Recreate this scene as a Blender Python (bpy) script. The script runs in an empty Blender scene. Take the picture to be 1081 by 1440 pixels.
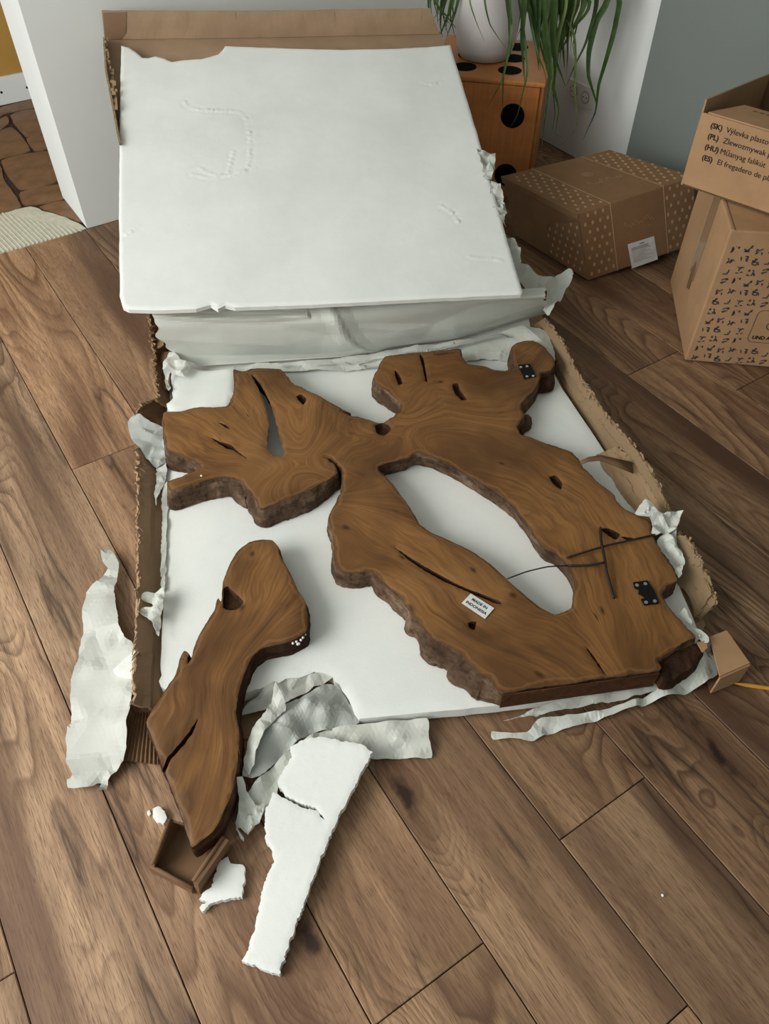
import bpy, math, random
import numpy as np
from mathutils import Vector, noise, geometry

# ------------------------------------------------------------------ camera, world, lights, exposure
F_PX, PITCH, CAM_H = 1100.0, math.radians(48.5), 1.58
scene = bpy.context.scene
COL = scene.collection
cam_data = bpy.data.cameras.new('camera'); cam = bpy.data.objects.new('camera', cam_data); COL.objects.link(cam)
cam.location = (0, 0, CAM_H); cam.rotation_euler = (math.pi/2 - PITCH, 0, 0)
cam_data.sensor_fit = 'VERTICAL'; cam_data.sensor_height = 24.0
cam_data.lens = F_PX / 1440.0 * 24.0
cam_data.clip_start = 0.02
scene.camera = cam

world = bpy.data.worlds.new('room_light'); scene.world = world; world.use_nodes = True
bg = world.node_tree.nodes['Background']
bg.inputs['Color'].default_value = (0.88, 0.95, 1.0, 1); bg.inputs['Strength'].default_value = 0.80

def area_light(name, loc, target, sx, sy, power, col):
    ld = bpy.data.lights.new(name, 'AREA'); ld.shape = 'RECTANGLE'; ld.size = sx; ld.size_y = sy
    ld.energy = power; ld.color = col
    o = bpy.data.objects.new(name, ld); COL.objects.link(o); o.location = loc
    o.rotation_euler = (Vector(target) - Vector(loc)).to_track_quat('-Z', 'Y').to_euler()
    return o
area_light('window_daylight', (-2.7, -0.1, 1.9), (0.0, 1.7, 0.2), 2.2, 1.6, 105, (1.0, 0.98, 0.94))

vs = scene.view_settings
vs.view_transform = 'Standard'; vs.look = 'None'; vs.gamma = 1.0; vs.use_curve_mapping = False
vs.exposure = 0.14

# ------------------------------------------------------------------ projection helpers (photo pixel -> point in the room)
ST, CT = math.sin(PITCH), math.cos(PITCH)
CAMP = np.array([0.0, 0.0, CAM_H])
def ray(u, v):
    x = (u - 540.5) / F_PX; y = -(v - 720.0) / F_PX
    return np.array([x, CT + y*ST, -ST + y*CT])
def at(u, v, z=0.0):
    r = ray(u, v); return CAMP + r * ((z - CAM_H) / r[2])
def hit(u, v, P, N):
    r = ray(u, v); return CAMP + r * (np.dot(np.asarray(P) - CAMP, N) / np.dot(r, N))
PSI = math.radians(33.0)
DN = np.array([math.cos(PSI), math.sin(PSI), 0.0])     # across the planks
DD = np.array([-math.sin(PSI), math.cos(PSI), 0.0])    # along the planks
UP = np.array([0.0, 0.0, 1.0])
def nd(n, d, z=0.0): return DN*n + DD*d + UP*z
def crop(ox, oy, s, pts): return [(ox + x/s, oy + y/s) for x, y in pts]

# ------------------------------------------------------------------ object helpers
POS = {}
def tag(o, label=None, cat=None, group=None, kind=None):
    if label: o['label'] = label
    if cat: o['category'] = cat
    if group: o['group'] = group
    if kind: o['kind'] = kind
    return o
def empty(name, loc, label, cat, group=None):
    o = bpy.data.objects.new(name, None); COL.objects.link(o); o.location = tuple(loc); o.empty_display_size = .05
    POS[o] = np.array(loc, float)
    return tag(o, label, cat, group)
def mesh(name, V, Fc, mat, parent=None, smooth=False, origin=None, mats=None, midx=None, attrs=None):
    V = np.asarray(V, float)
    if origin is None:
        mn, mx = V.min(0), V.max(0); origin = np.array([(mn[0]+mx[0])/2, (mn[1]+mx[1])/2, mn[2]])
    origin = np.asarray(origin, float)
    me = bpy.data.meshes.new(name)
    me.from_pydata((V - origin).tolist(), [], [tuple(int(i) for i in f) for f in Fc])
    for m in (mats or [mat]): me.materials.append(m)
    if midx is not None: me.polygons.foreach_set('material_index', np.asarray(midx, np.int32))
    if smooth: me.polygons.foreach_set('use_smooth', np.ones(len(me.polygons), bool))
    if attrs:
        for k, a in attrs.items():
            at_ = me.attributes.new(k, 'FLOAT_VECTOR', 'POINT'); at_.data.foreach_set('vector', np.asarray(a, np.float32).ravel())
    me.update()
    o = bpy.data.objects.new(name, me); COL.objects.link(o)
    if parent is not None:
        o.parent = parent; o.location = tuple(origin - POS[parent])
    else: o.location = tuple(origin)
    POS[o] = origin
    return o
class MB:
    def __init__(s): s.V = []; s.F = []
    def add(s, V, Fc):
        b = len(s.V); s.V += [tuple(map(float, v)) for v in V]; s.F += [tuple(b + i for i in f) for f in Fc]
    def hexa(s, B, T):   # 4 bottom points, 4 top points, same winding
        s.add(list(B) + list(T), [(3,2,1,0),(4,5,6,7),(0,1,5,4),(1,2,6,5),(2,3,7,6),(3,0,4,7)])
    def box(s, O, a, b, c):
        O, a, b, c = map(np.asarray, (O, a, b, c)); s.hexa([O, O+a, O+a+b, O+b], [O+c, O+a+c, O+a+b+c, O+b+c])
    def plate(s, q, nrm, t):   # quad with thickness along nrm
        nrm = np.asarray(nrm); q = [np.asarray(p) for p in q]; s.hexa(q, [p + nrm*t for p in q])
    def tube(s, pts, r, k=8, taper=None):
        pts = [np.asarray(p, float) for p in pts]; n = len(pts); V = []
        for i, p in enumerate(pts):
            t = pts[min(i+1, n-1)] - pts[max(i-1, 0)]; t = t/(np.linalg.norm(t)+1e-9)
            a = np.cross(t, UP if abs(t[2]) < .9 else np.array([1., 0, 0])); a /= np.linalg.norm(a); b = np.cross(t, a)
            rr = r if taper is None else r*taper(i/(n-1))
            for j in range(k): V.append(p + rr*(math.cos(2*math.pi*j/k)*a + math.sin(2*math.pi*j/k)*b))
        Fc = [(i*k+j, i*k+(j+1) % k, (i+1)*k+(j+1) % k, (i+1)*k+j) for i in range(n-1) for j in range(k)]
        Fc += [tuple(range(k))[::-1], tuple(range((n-1)*k, n*k))]
        s.add(V, Fc)
    def disc(s, C, a, b, nrm, t=.0008, k=16):   # flat elliptical plate
        C, a, b, nrm = map(np.asarray, (C, a, b, nrm))
        r = [C + math.cos(2*math.pi*j/k)*a + math.sin(2*math.pi*j/k)*b for j in range(k)]
        s.add(r + [p + nrm*t for p in r], [tuple(range(k, 2*k))] + [(j, (j+1) % k, k+(j+1) % k, k+j) for j in range(k)])
    def build(s, name, mat, parent=None, smooth=False, origin=None): return mesh(name, s.V, s.F, mat, parent, smooth, origin)

def unit(v): v = np.asarray(v, float); return v/np.linalg.norm(v)
def dense(pts, step, closed=True, smooth=True):   # Catmull-Rom resample
    P = [np.asarray(p, float) for p in pts]; n = len(P); out = []
    m = n if closed else n-1
    for i in range(m):
        if closed: a, b, c, d = P[i-1], P[i], P[(i+1) % n], P[(i+2) % n]
        else: a, b, c, d = P[max(i-1, 0)], P[i], P[i+1], P[min(i+2, n-1)]
        k = max(1, int(round(np.linalg.norm(c-b)/step)))
        for j in range(k):
            t = j/k
            if smooth:
                q = .5*((2*b) + (c-a)*t + (2*a-5*b+4*c-d)*t*t + (3*b-a-3*c+d)*t**3)
                out.append(.55*q + .45*(b + (c-b)*t))
            else: out.append(b + (c-b)*t)
    if not closed: out.append(P[-1])
    return np.array(out)
def rough(P, amp, freq, seed=0, closed=True):   # ragged outline, world 2D
    P = np.asarray(P, float); n = len(P); out = P.copy()
    for i in range(n):
        t = P[(i+1) % n] - P[i-1]; t = t/(np.linalg.norm(t)+1e-9); nr = np.array([t[1], -t[0]])
        k = 0
        for o, w in ((1, .55), (2.6, .3), (6, .15)):
            k += w*noise.noise(Vector((P[i][0]*freq*o, P[i][1]*freq*o, seed*7.3 + o)))
        out[i] = P[i] + nr*amp*2*k
    return out
def inside(P, poly):
    P = np.asarray(P); x, y = P[:, 0], P[:, 1]; r = np.zeros(len(P), bool); q = np.asarray(poly); a = q; b = np.roll(q, -1, 0)
    for (x0, y0), (x1, y1) in zip(a, b):
        if y0 == y1: continue
        c = ((y0 > y) != (y1 > y)) & (x < (x1-x0)*(y-y0)/(y1-y0)+x0); r ^= c
    return r
def seg_dist(P, loops):
    P = np.asarray(P); D = np.full(len(P), 1e9)
    for q in loops:
        q = np.asarray(q)
        for a, b in zip(q, np.roll(q, -1, 0)):
            ab = b-a; t = np.clip(((P-a)@ab)/(ab@ab+1e-12), 0, 1); d = np.linalg.norm(P-(a+t[:, None]*ab), axis=1); D = np.minimum(D, d)
    return D
def cdt(outline, holes=(), step=.012, seed=0, lines=()):
    rs = np.random.default_rng(seed); loops = [np.asarray(outline)] + [np.asarray(h) for h in holes]
    mn, mx = loops[0].min(0), loops[0].max(0)
    gx, gy = np.arange(mn[0], mx[0], step), np.arange(mn[1], mx[1], step*.87)
    G = np.array([(x + (step/2 if j % 2 else 0), y) for j, y in enumerate(gy) for x in gx]); G += rs.uniform(-.18, .18, G.shape)*step
    m = inside(G, loops[0])
    for h in loops[1:]: m &= ~inside(G, h)
    G = G[m]; G = G[seg_dist(G, loops) > step*.45]
    V = []; E = []
    for q in loops:
        b = len(V); V += q.tolist(); E += [(b+i, b+(i+1) % len(q)) for i in range(len(q))]
    V += G.tolist()
    ov, oe, of, _, _, _ = geometry.delaunay_2d_cdt([Vector(v) for v in V], E, [], 0, 1e-6)
    ov = np.array([(v.x, v.y) for v in ov]); of = np.array([tuple(f) for f in of])
    c = ov[of].mean(1); k = inside(c, loops[0])
    for h in loops[1:]: k &= ~inside(c, h)
    of = of[k]
    a, b, cc = ov[of[:, 0]], ov[of[:, 1]], ov[of[:, 2]]
    cr = (b[:, 0]-a[:, 0])*(cc[:, 1]-a[:, 1]) - (b[:, 1]-a[:, 1])*(cc[:, 0]-a[:, 0])
    of[cr < 0] = of[cr < 0][:, ::-1]; of = of[np.abs(cr) > 1e-10]
    return ov, of
def idw(P, C, Z, p=3.0):
    P = np.asarray(P); C = np.asarray(C); Z = np.asarray(Z)
    w = 1/(np.linalg.norm(P[:, None, :]-C[None], axis=2)**p + 1e-7); return (w@Z)/w.sum(1)
def ccw(P):
    P = np.asarray(P); x, y = P[:, 0], P[:, 1]
    return P if np.sum(x*np.roll(y, -1)-np.roll(x, -1)*y) > 0 else P[::-1]

class Frame:   # 2D frame in space
    def __init__(s, O=(0,0,0), e1=(1,0,0), e2=(0,1,0), e3=(0,0,1)): s.O, s.e1, s.e2, s.e3 = (np.asarray(a, float) for a in (O, e1, e2, e3))
    def to3(s, P, h=0):
        P = np.asarray(P); h = np.broadcast_to(np.asarray(h, float), (len(P),)); return s.O + P[:, :1]*s.e1 + P[:, 1:2]*s.e2 + h[:, None]*s.e3
    def from_px(s, pts):
        out = []
        for u, v in pts:
            q = hit(u, v, s.O, s.e3) - s.O; out.append((q@s.e1, q@s.e2))
        return np.array(out)
WF = Frame()
def slab(frame, outline, thick, holes=(), step=.014, zf=None, seed=0, side_rows=4, flare=None, chamfer=.003):
    """extruded ragged plate: returns top, side and bottom geometry in space"""
    outline = ccw(outline); holes = [ccw(h)[::-1] for h in holes]
    P, T = cdt(outline, holes, step, seed)
    loops = [outline] + list(holes)
    d = seg_dist(P, loops)
    h = -chamfer*np.clip(1 - d/(chamfer*1.5+1e-9), 0, 1)
    if zf is not None: h = h + zf(P)
    top = frame.to3(P, h)
    sv = []; sf = []
    for li, q in enumerate(loops):
        n = len(q); b = len(sv); t = np.roll(q, -1, 0) - np.roll(q, 1, 0); t /= np.linalg.norm(t, axis=1)[:, None]+1e-9
        nr = np.stack([t[:, 1], -t[:, 0]], 1)
        base = zf(q) if zf is not None else np.zeros(n)
        for r in range(side_rows+1):
            f = r/side_rows
            off = np.zeros(n) if flare is None else np.array([flare(f, x, y, li) for x, y in q])
            sv += frame.to3(q + nr*off[:, None], base - chamfer - f*(thick-chamfer)).tolist()
        for r in range(side_rows):
            for i in range(n):
                j = (i+1) % n; sf.append((b+(r+1)*n+i, b+(r+1)*n+j, b+r*n+j, b+r*n+i))
    base = zf(P) if zf is not None else 0
    bot = frame.to3(P, base - thick)
    return P, top, T, np.array(sv), sf, bot
def plate_obj(name, frame, outline, thick, mat, parent=None, side_mat=None, **k):
    P, top, T, sv, sf, bot = slab(frame, outline, thick, **k)
    n1, n2 = len(top), len(sv)
    V = np.vstack([top, sv, bot]); Fc = [tuple(t) for t in T] + [tuple(n1+i for i in f) for f in sf] + [tuple(n1+n2+i for i in t[::-1]) for t in T]
    mi = [0]*len(T) + [1 if side_mat else 0]*len(sf) + [0]*len(T)
    o = mesh(name, V, Fc, mat, parent, mats=[mat, side_mat] if side_mat else None, midx=mi)
    o.data.polygons.foreach_set('use_smooth', np.array([True]*len(T) + [False]*(len(sf)+len(T))))
    return o
def tri_wave(x): return abs((x % 1.0) - .5)*2
def crumple(x, y, seed, sc):
    w = noise.noise(Vector((x*sc*.35, y*sc*.35, seed*3.1)))
    z = 0
    for k in range(3):
        a = seed*1.7 + k*1.13; f = sc*(.30 + .26*k)
        q = (x*math.cos(a)+y*math.sin(a))*f + w*.8 + k*.37
        m = .5 + .5*noise.noise(Vector((x*sc*.5, y*sc*.5, k*5+seed)))
        z += (tri_wave(q) - .5)*m*1.6/(1+.8*k)
    return z*.7 + w*.45
def facets(P, outline, coarse, amp, seed, sc):
    rs = np.random.default_rng(seed*5+1); K, T = cdt(outline, (), coarse, seed)   # crease net: random heights, linear in between
    K = K + rs.uniform(-.3, .3, K.shape)*coarse*(seg_dist(K, [outline]) > coarse*.5)[:, None]
    kz = amp*1.25*rs.uniform(-1, 1, len(K)) + amp*np.array([crumple(x, y, seed, sc) for x, y in K])
    A, B, Cc = K[T[:, 0]], K[T[:, 1]], K[T[:, 2]]; den = (B[:, 1]-Cc[:, 1])*(A[:, 0]-Cc[:, 0]) + (Cc[:, 0]-B[:, 0])*(A[:, 1]-Cc[:, 1]); den = np.where(np.abs(den) < 1e-12, 1e-12, den)
    dz = np.zeros(len(P))
    for i, (x, y) in enumerate(P):
        l0 = ((B[:, 1]-Cc[:, 1])*(x-Cc[:, 0]) + (Cc[:, 0]-B[:, 0])*(y-Cc[:, 1]))/den; l1 = ((Cc[:, 1]-A[:, 1])*(x-Cc[:, 0]) + (A[:, 0]-Cc[:, 0])*(y-Cc[:, 1]))/den; l2 = 1-l0-l1
        j = int(np.argmax(np.minimum(np.minimum(l0, l1), l2))); w = np.clip([l0[j], l1[j], l2[j]], 0, 1); w = w/w.sum(); dz[i] = w@kz[T[j]]
    return dz
def paper(name, pts, mat, parent=None, inner=(), amp=.006, sc=9.0, step=None, seed=1, tear=.003, thick=.0009, zmin=.002, edge=.012):
    """loose sheet: outline of (u, v, height) points; flat facets that meet in sharp creases"""
    W = np.array([at(*p) for p in pts]); I = [at(*p) for p in inner]
    C = np.array([w[:2] for w in W] + [i[:2] for i in I]); Z = np.array([p[2] for p in pts] + [p[2] for p in inner])
    o2 = ccw(W[:, :2]); o2 = dense(o2, edge*.6, True, True); o2 = rough(o2, tear, 55, seed); o2 = rough(o2, tear*.35, 240, seed+3)
    size = float(np.sqrt(np.ptp(o2[:, 0])*np.ptp(o2[:, 1])))
    coarse = min(.055, max(.014, size*.16)); rs = np.random.default_rng(seed*5+1)
    P, F3 = cdt(o2, (), max(.006, coarse*.22), seed)
    dz = facets(P, dense(ccw(W[:, :2]), coarse*1.2, True, False), coarse, amp, seed, sc)
    z = np.maximum(idw(P, C, Z, 2.6) + dz, zmin)
    o = mesh(name, np.column_stack([P, z]), F3, mat, parent, smooth=False)
    m = o.modifiers.new('thickness', 'SOLIDIFY'); m.thickness = thick; m.offset = 0
    return o
def text_mesh(name, body, size, O, e1, e2, mat, parent, bold=0.0, shear=0.0, align='LEFT'):
    cu = bpy.data.curves.new(name, 'FONT'); cu.body = body; cu.size = size; cu.offset = bold; cu.shear = shear; cu.align_x = align
    cu.resolution_u = 3
    to = bpy.data.objects.new(name, cu); me = bpy.data.meshes.new_from_object(to)
    e3 = np.cross(unit(e1), unit(e2))
    V = np.array([np.asarray(O) + unit(e1)*v.co.x + unit(e2)*v.co.y + e3*.0012 for v in me.vertices]); Fc = [tuple(p.vertices) for p in me.polygons]
    bpy.data.objects.remove(to); bpy.data.meshes.remove(me)
    return mesh(name, V, Fc, mat, parent)

# ------------------------------------------------------------------ materials
def srgb(r, g, b):
    f = lambda c: (c/255/12.92 if c/255 <= .04045 else ((c/255+.055)/1.055)**2.4)
    return (f(r), f(g), f(b), 1)
class NT:
    def __init__(s, name, rough=.6, spec=.3):
        s.m = bpy.data.materials.new(name); s.m.use_nodes = True; s.t = s.m.node_tree
        s.b = s.t.nodes['Principled BSDF']; s.b.inputs['Roughness'].default_value = rough; s.b.inputs['Specular IOR Level'].default_value = spec
    def n(s, typ, ins=None, **props):
        x = s.t.nodes.new(typ)
        for k, v in props.items(): setattr(x, k, v)
        for k, v in (ins or {}).items():
            if hasattr(v, 'is_output') or isinstance(v, bpy.types.NodeSocket): s.t.links.new(v, x.inputs[k])
            else: x.inputs[k].default_value = v
        return x
    def link(s, a, b): s.t.links.new(a, b)
    def math(s, op, a, b=0.0, c=None, clamp=False):
        ins = {0: a, 1: b}
        if c is not None: ins[2] = c
        return s.n('ShaderNodeMath', ins, operation=op, use_clamp=clamp).outputs[0]
    def noise(s, vec, scale, detail=3, rough=.5, dist=0.0):
        return s.n('ShaderNodeTexNoise', {'Vector': vec, 'Scale': scale, 'Detail': detail, 'Roughness': rough, 'Distortion': dist}).outputs[0]
    def mapping(s, vec, scale=(1,1,1), loc=(0,0,0), rot=(0,0,0)):
        return s.n('ShaderNodeMapping', {'Vector': vec, 'Scale': scale, 'Location': loc, 'Rotation': rot}).outputs[0]
    def ramp(s, fac, stops, interp='LINEAR'):
        r = s.n('ShaderNodeValToRGB', {'Fac': fac}); cr = r.color_ramp; cr.interpolation = interp
        while len(cr.elements) < len(stops): cr.elements.new(.5)
        for e, (p, c) in zip(cr.elements, stops): e.position = p; e.color = c if len(c) == 4 else (*c, 1)
        return r.outputs[0]
    def mix(s, fac, a, b, blend='MIX'):
        x = s.t.nodes.new('ShaderNodeMix'); x.data_type = 'RGBA'; x.blend_type = blend
        for i, v in ((0, fac), (6, a), (7, b)):
            if isinstance(v, bpy.types.NodeSocket): s.t.links.new(v, x.inputs[i])
            else: x.inputs[i].default_value = v
        return x.outputs[2]
    def color(s, c):
        if isinstance(c, bpy.types.NodeSocket): s.link(c, s.b.inputs['Base Color'])
        else: s.b.inputs['Base Color'].default_value = c
    def bump(s, h, strength=.3, dist=.002):
        b = s.n('ShaderNodeBump', {'Height': h, 'Strength': strength, 'Distance': dist}); s.link(b.outputs[0], s.b.inputs['Normal'])
    def obj(s): return s.n('ShaderNodeTexCoord').outputs['Object']
def M(v): return (v, v, v, 1)

def mat_simple(name, col, rough=.6, spec=.3, nscale=30, namp=.12, bump=0.0, bscale=200, bdist=.001, metal=0):
    t = NT(name, rough, spec); o = t.obj()
    n1 = t.noise(o, nscale, 4, .6)
    lo = tuple(c*(1-namp) for c in col[:3]) + (1,); hi = tuple(min(1, c*(1+namp)) for c in col[:3]) + (1,)
    t.color(t.ramp(n1, [(.3, lo), (.7, hi)]))
    t.b.inputs['Metallic'].default_value = metal
    if bump: t.bump(t.noise(o, bscale, 3, .6), bump, bdist)
    return t.m

def mat_plank():
    t = NT('laminate_oak', .5, .3); info = t.n('ShaderNodeObjectInfo'); o = t.obj()
    off = t.n('ShaderNodeCombineXYZ', {0: t.math('MULTIPLY', info.outputs['Random'], 37.0), 1: t.math('MULTIPLY', info.outputs['Random'], 91.0), 2: t.math('MULTIPLY', info.outputs['Random'], 13.0)}).outputs[0]
    v = t.n('ShaderNodeVectorMath', {0: o, 1: off}, operation='ADD').outputs[0]
    # knots bend the grain round them
    wv = t.n('ShaderNodeVectorMath', {0: t.mapping(v, (1.5, 3.6, 0)), 1: t.n('ShaderNodeVectorMath', {0: t.n('ShaderNodeTexNoise', {'Vector': v, 'Scale': 7.0}).outputs['Color'], 'Scale': .25}, operation='SCALE').outputs[0]}, operation='ADD').outputs[0]
    vo = t.n('ShaderNodeTexVoronoi', {'Vector': wv, 'Scale': 1.0, 'Randomness': 1.0}, voronoi_dimensions='2D')
    kd = vo.outputs['Distance']; sel = t.math('GREATER_THAN', t.n('ShaderNodeSeparateColor', {0: vo.outputs['Color']}).outputs[0], .42)
    pull = t.math('MULTIPLY', t.ramp(kd, [(0, M(1)), (.5, M(0))], 'EASE'), sel)
    broad = t.noise(t.mapping(v, (.8, 9, 1)), 1.0, 3, .55)
    field = t.math('ADD', t.noise(t.mapping(v, (.62, 4.6, 1)), 1.0, 1.5, .4, .25), t.math('MULTIPLY', pull, .22))
    wob = t.noise(t.mapping(v, (7, 50, 1)), 1.0, 3, .6)
    rings = t.math('FRACT', t.math('ADD', t.math('MULTIPLY', field, 30.0), t.math('MULTIPLY', wob, .22)))
    rmask = t.ramp(t.noise(t.mapping(v, (1.1, 3.5, 1), (5, 2, 0)), 1.0, 2), [(.40, M(.12)), (.62, M(1))])
    fine = t.noise(t.mapping(v, (5, 210, 1)), 1.0, 3, .65)
    pores = t.noise(t.mapping(v, (32, 700, 1), (3, 1, 0)), 1.0, 2, .5)
    base = t.ramp(broad, [(.28, srgb(118, 94, 75)), (.44, srgb(156, 127, 101)), (.60, srgb(194, 163, 131)), (.74, srgb(146, 115, 91))])
    c = t.mix(t.math('MULTIPLY', t.ramp(rings, [(0, M(1)), (.14, M(.62)), (.5, M(.06)), (.86, M(0)), (.97, M(.9))]), t.math('MULTIPLY', rmask, .85)), base, srgb(92, 67, 50))
    c = t.mix(t.ramp(fine, [(.36, M(.34)), (.56, M(0))]), c, srgb(112, 84, 63))
    c = t.mix(t.ramp(pores, [(.37, M(.62)), (.46, M(0))]), c, srgb(92, 68, 51))
    dk = t.noise(t.mapping(v, (.7, 5.0, 1), (2, 8, 0)), 1.0, 2.5, .5, .3)
    c = t.mix(t.ramp(dk, [(.54, M(0)), (.66, M(.70))]), c, srgb(96, 70, 54))
    st = t.math('ABSOLUTE', t.math('SUBTRACT', t.noise(t.mapping(v, (.55, 6.0, 1), (9, 4, 0)), 1.0, 3.5, .6), .5))
    c = t.mix(t.math('MULTIPLY', t.ramp(st, [(.0, M(1)), (.008, M(.55)), (.035, M(.0))]), t.ramp(t.noise(t.mapping(v, (1.4, 4, 1), (1, 7, 0)), 1.0, 2), [(.5, M(0)), (.60, M(.8))])), c, srgb(58, 41, 31))
    c = t.mix(t.math('MULTIPLY', t.ramp(kd, [(.02, M(.7)), (.20, M(0))]), sel), c, srgb(98, 70, 52))
    core = t.math('MULTIPLY', t.ramp(t.math('ADD', kd, t.math('MULTIPLY', t.noise(o, 60, 3), .05)), [(.045, M(.92)), (.085, M(0))]), sel)
    c = t.mix(core, c, srgb(44, 32, 25))
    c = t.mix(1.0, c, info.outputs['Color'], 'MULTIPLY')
    t.color(c)
    t.link(t.ramp(fine, [(.3, M(.60)), (.7, M(.50))]), t.b.inputs['Roughness'])
    t.bump(t.math('ADD', fine, t.math('MULTIPLY', pores, .6)), .08, .0012)
    return t.m

def mat_teak(name, tone=1.0, sap=.25):
    t = NT(name, .5, .28)
    g = t.n('ShaderNodeAttribute', attribute_name='grain').outputs['Vector']; o = t.obj()
    wob = t.n('ShaderNodeVectorMath', {0: t.n('ShaderNodeTexNoise', {'Vector': o, 'Scale': 5.0, 'Detail': 2.0}).outputs['Color'], 'Scale': .10}, operation='SCALE').outputs[0]
    v = t.n('ShaderNodeVectorMath', {0: t.n('ShaderNodeVectorMath', {0: g, 1: (1, 1, 0)}, operation='MULTIPLY').outputs[0], 1: wob}, operation='ADD').outputs[0]
    broad = t.noise(t.mapping(v, (2.0, 9, 1)), 1.0, 3, .55)
    field = t.noise(t.mapping(v, (1.6, 10, 1), (4, 1, 0)), 1.0, 2, .4, .3)
    rings = t.math('ADD', t.math('MULTIPLY', t.math('SINE', t.math('ADD', t.math('MULTIPLY', field, 80.0), t.math('MULTIPLY', t.noise(o, 22, 3), 3.0))), .5), .5)
    fine = t.noise(t.mapping(v, (9, 150, 1)), 1.0, 4, .65)
    patch = t.noise(o, 3.2, 3, .55, .4)
    k = lambda r, g_, b: tuple(c*tone for c in srgb(r, g_, b)[:3]) + (1,)
    c = t.ramp(broad, [(.28, k(104, 70, 36)), (.45, k(138, 96, 52)), (.62, k(160, 114, 65)), (.8, k(124, 82, 43))])
    c = t.mix(t.math('MULTIPLY', t.math('MULTIPLY', t.math('POWER', rings, 2.5), t.ramp(t.noise(o, 4.0, 2), [(.42, M(.1)), (.62, M(1))])), .34), c, k(90, 58, 30))
    c = t.mix(t.ramp(fine, [(.38, M(.42)), (.56, M(0))]), c, k(88, 56, 29))
    c = t.mix(t.ramp(patch, [(.38, M(.72)), (.55, M(0))]), c, k(88, 58, 31))
    c = t.mix(t.ramp(t.noise(o, 2.3, 3, .5, .5), [(.55, M(0)), (.75, M(.45))]), c, k(176, 130, 80))
    vo = t.n('ShaderNodeTexVoronoi', {'Vector': t.mapping(v, (7, 16, 1)), 'Scale': 1.0}, voronoi_dimensions='2D')
    sel = t.math('GREATER_THAN', t.n('ShaderNodeSeparateColor', {0: vo.outputs['Color']}).outputs[0], .84)
    c = t.mix(t.math('MULTIPLY', t.ramp(vo.outputs['Distance'], [(.03, M(.85)), (.11, M(0))]), sel), c, srgb(52, 30, 16))
    c = t.mix(t.ramp(t.noise(t.mapping(v, (3, 13, 1), (7, 3, 0)), 1.0, 4, .6, .8), [(.56, M(0)), (.68, M(.55))]), c, k(78, 50, 27))
    ed = t.math('ADD', t.n('ShaderNodeSeparateXYZ', {0: g}).outputs[2], t.math('MULTIPLY', t.math('SUBTRACT', t.noise(o, 20, 4), .5), .030))
    c = t.mix(t.ramp(t.math('MULTIPLY', ed, 20.0), [(.06, M(.0)), (.10, M(sap)), (.16, M(sap)), (.22, M(0))]), c, k(176, 134, 88))
    c = t.mix(t.ramp(t.math('MULTIPLY', ed, 20.0), [(.02, M(.55)), (.12, M(.25)), (.6, M(0))]), c, k(84, 54, 29))
    t.color(c); t.bump(t.math('ADD', fine, t.math('MULTIPLY', rings, .3)), .12, .001)
    return t.m
def mat_bark(name='teak_bark', d=(58, 38, 25), l=(122, 92, 66)):
    t = NT(name, .85, .15); o = t.obj()
    n1 = t.noise(t.mapping(o, (9, 9, 26)), 1.0, 5, .65, .5); n2 = t.noise(o, 60, 4, .7)
    c = t.ramp(n1, [(.3, srgb(*d)), (.5, srgb(*[(a+b)//2-6 for a, b in zip(d, l)])), (.72, srgb(*l))])
    c = t.mix(t.ramp(n2, [(.35, M(.6)), (.55, M(0))]), c, srgb(*[int(x*.7) for x in d])); t.color(c)
    t.bump(t.math('ADD', n1, t.math('MULTIPLY', n2, .5)), .9, .008)
    return t.m
def mat_kraft(name, col=(172, 139, 106), flute=0.0, rough=.82):
    t = NT(name, rough, .15); o = t.obj()
    n1 = t.noise(o, 7, 3, .6); n2 = t.noise(t.mapping(o, (40, 160, 90)), 1.0, 4, .7)
    lo = tuple(c*.80 for c in srgb(*col)[:3]) + (1,)
    c = t.ramp(n1, [(.3, lo), (.65, srgb(*col))]); c = t.mix(t.ramp(n2, [(.35, M(.25)), (.6, M(0))]), c, lo)
    t.color(c); t.bump(t.math('ADD', n2, t.math('MULTIPLY', n1, 2.0)), .15, .0015)
    return t.m
def mat_foam():
    t = NT('expanded_foam', .75, .25); o = t.obj()
    vo = t.n('ShaderNodeTexVoronoi', {'Vector': o, 'Scale': 210.0}); n1 = t.noise(o, 4, 4, .6); n2 = t.noise(o, 28, 4, .6)
    c = t.ramp(n1, [(.3, srgb(222, 226, 221)), (.7, srgb(236, 238, 233))])
    c = t.mix(t.ramp(n2, [(.68, M(0)), (.85, M(.35))]), c, srgb(196, 192, 178)); t.color(c)
    t.bump(t.math('ADD', t.math('MULTIPLY', vo.outputs['Distance'], -1.0), t.math('MULTIPLY', n2, .8)), .12, .0010)
    return t.m
def mat_paper(name, col=(205, 208, 199), rough=.62):
    t = NT(name, rough, .25); o = t.obj(); n1 = t.noise(o, 9, 4, .6); n2 = t.noise(o, 45, 3, .6)
    lo = tuple(c*.9 for c in srgb(*col)[:3]) + (1,)
    t.color(t.ramp(n1, [(.3, lo), (.7, srgb(*col))])); t.bump(t.math('ADD', n1, t.math('MULTIPLY', n2, .25)), .12, .003)
    t.b.inputs['Transmission Weight'].default_value = 0.0
    return t.m

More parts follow.
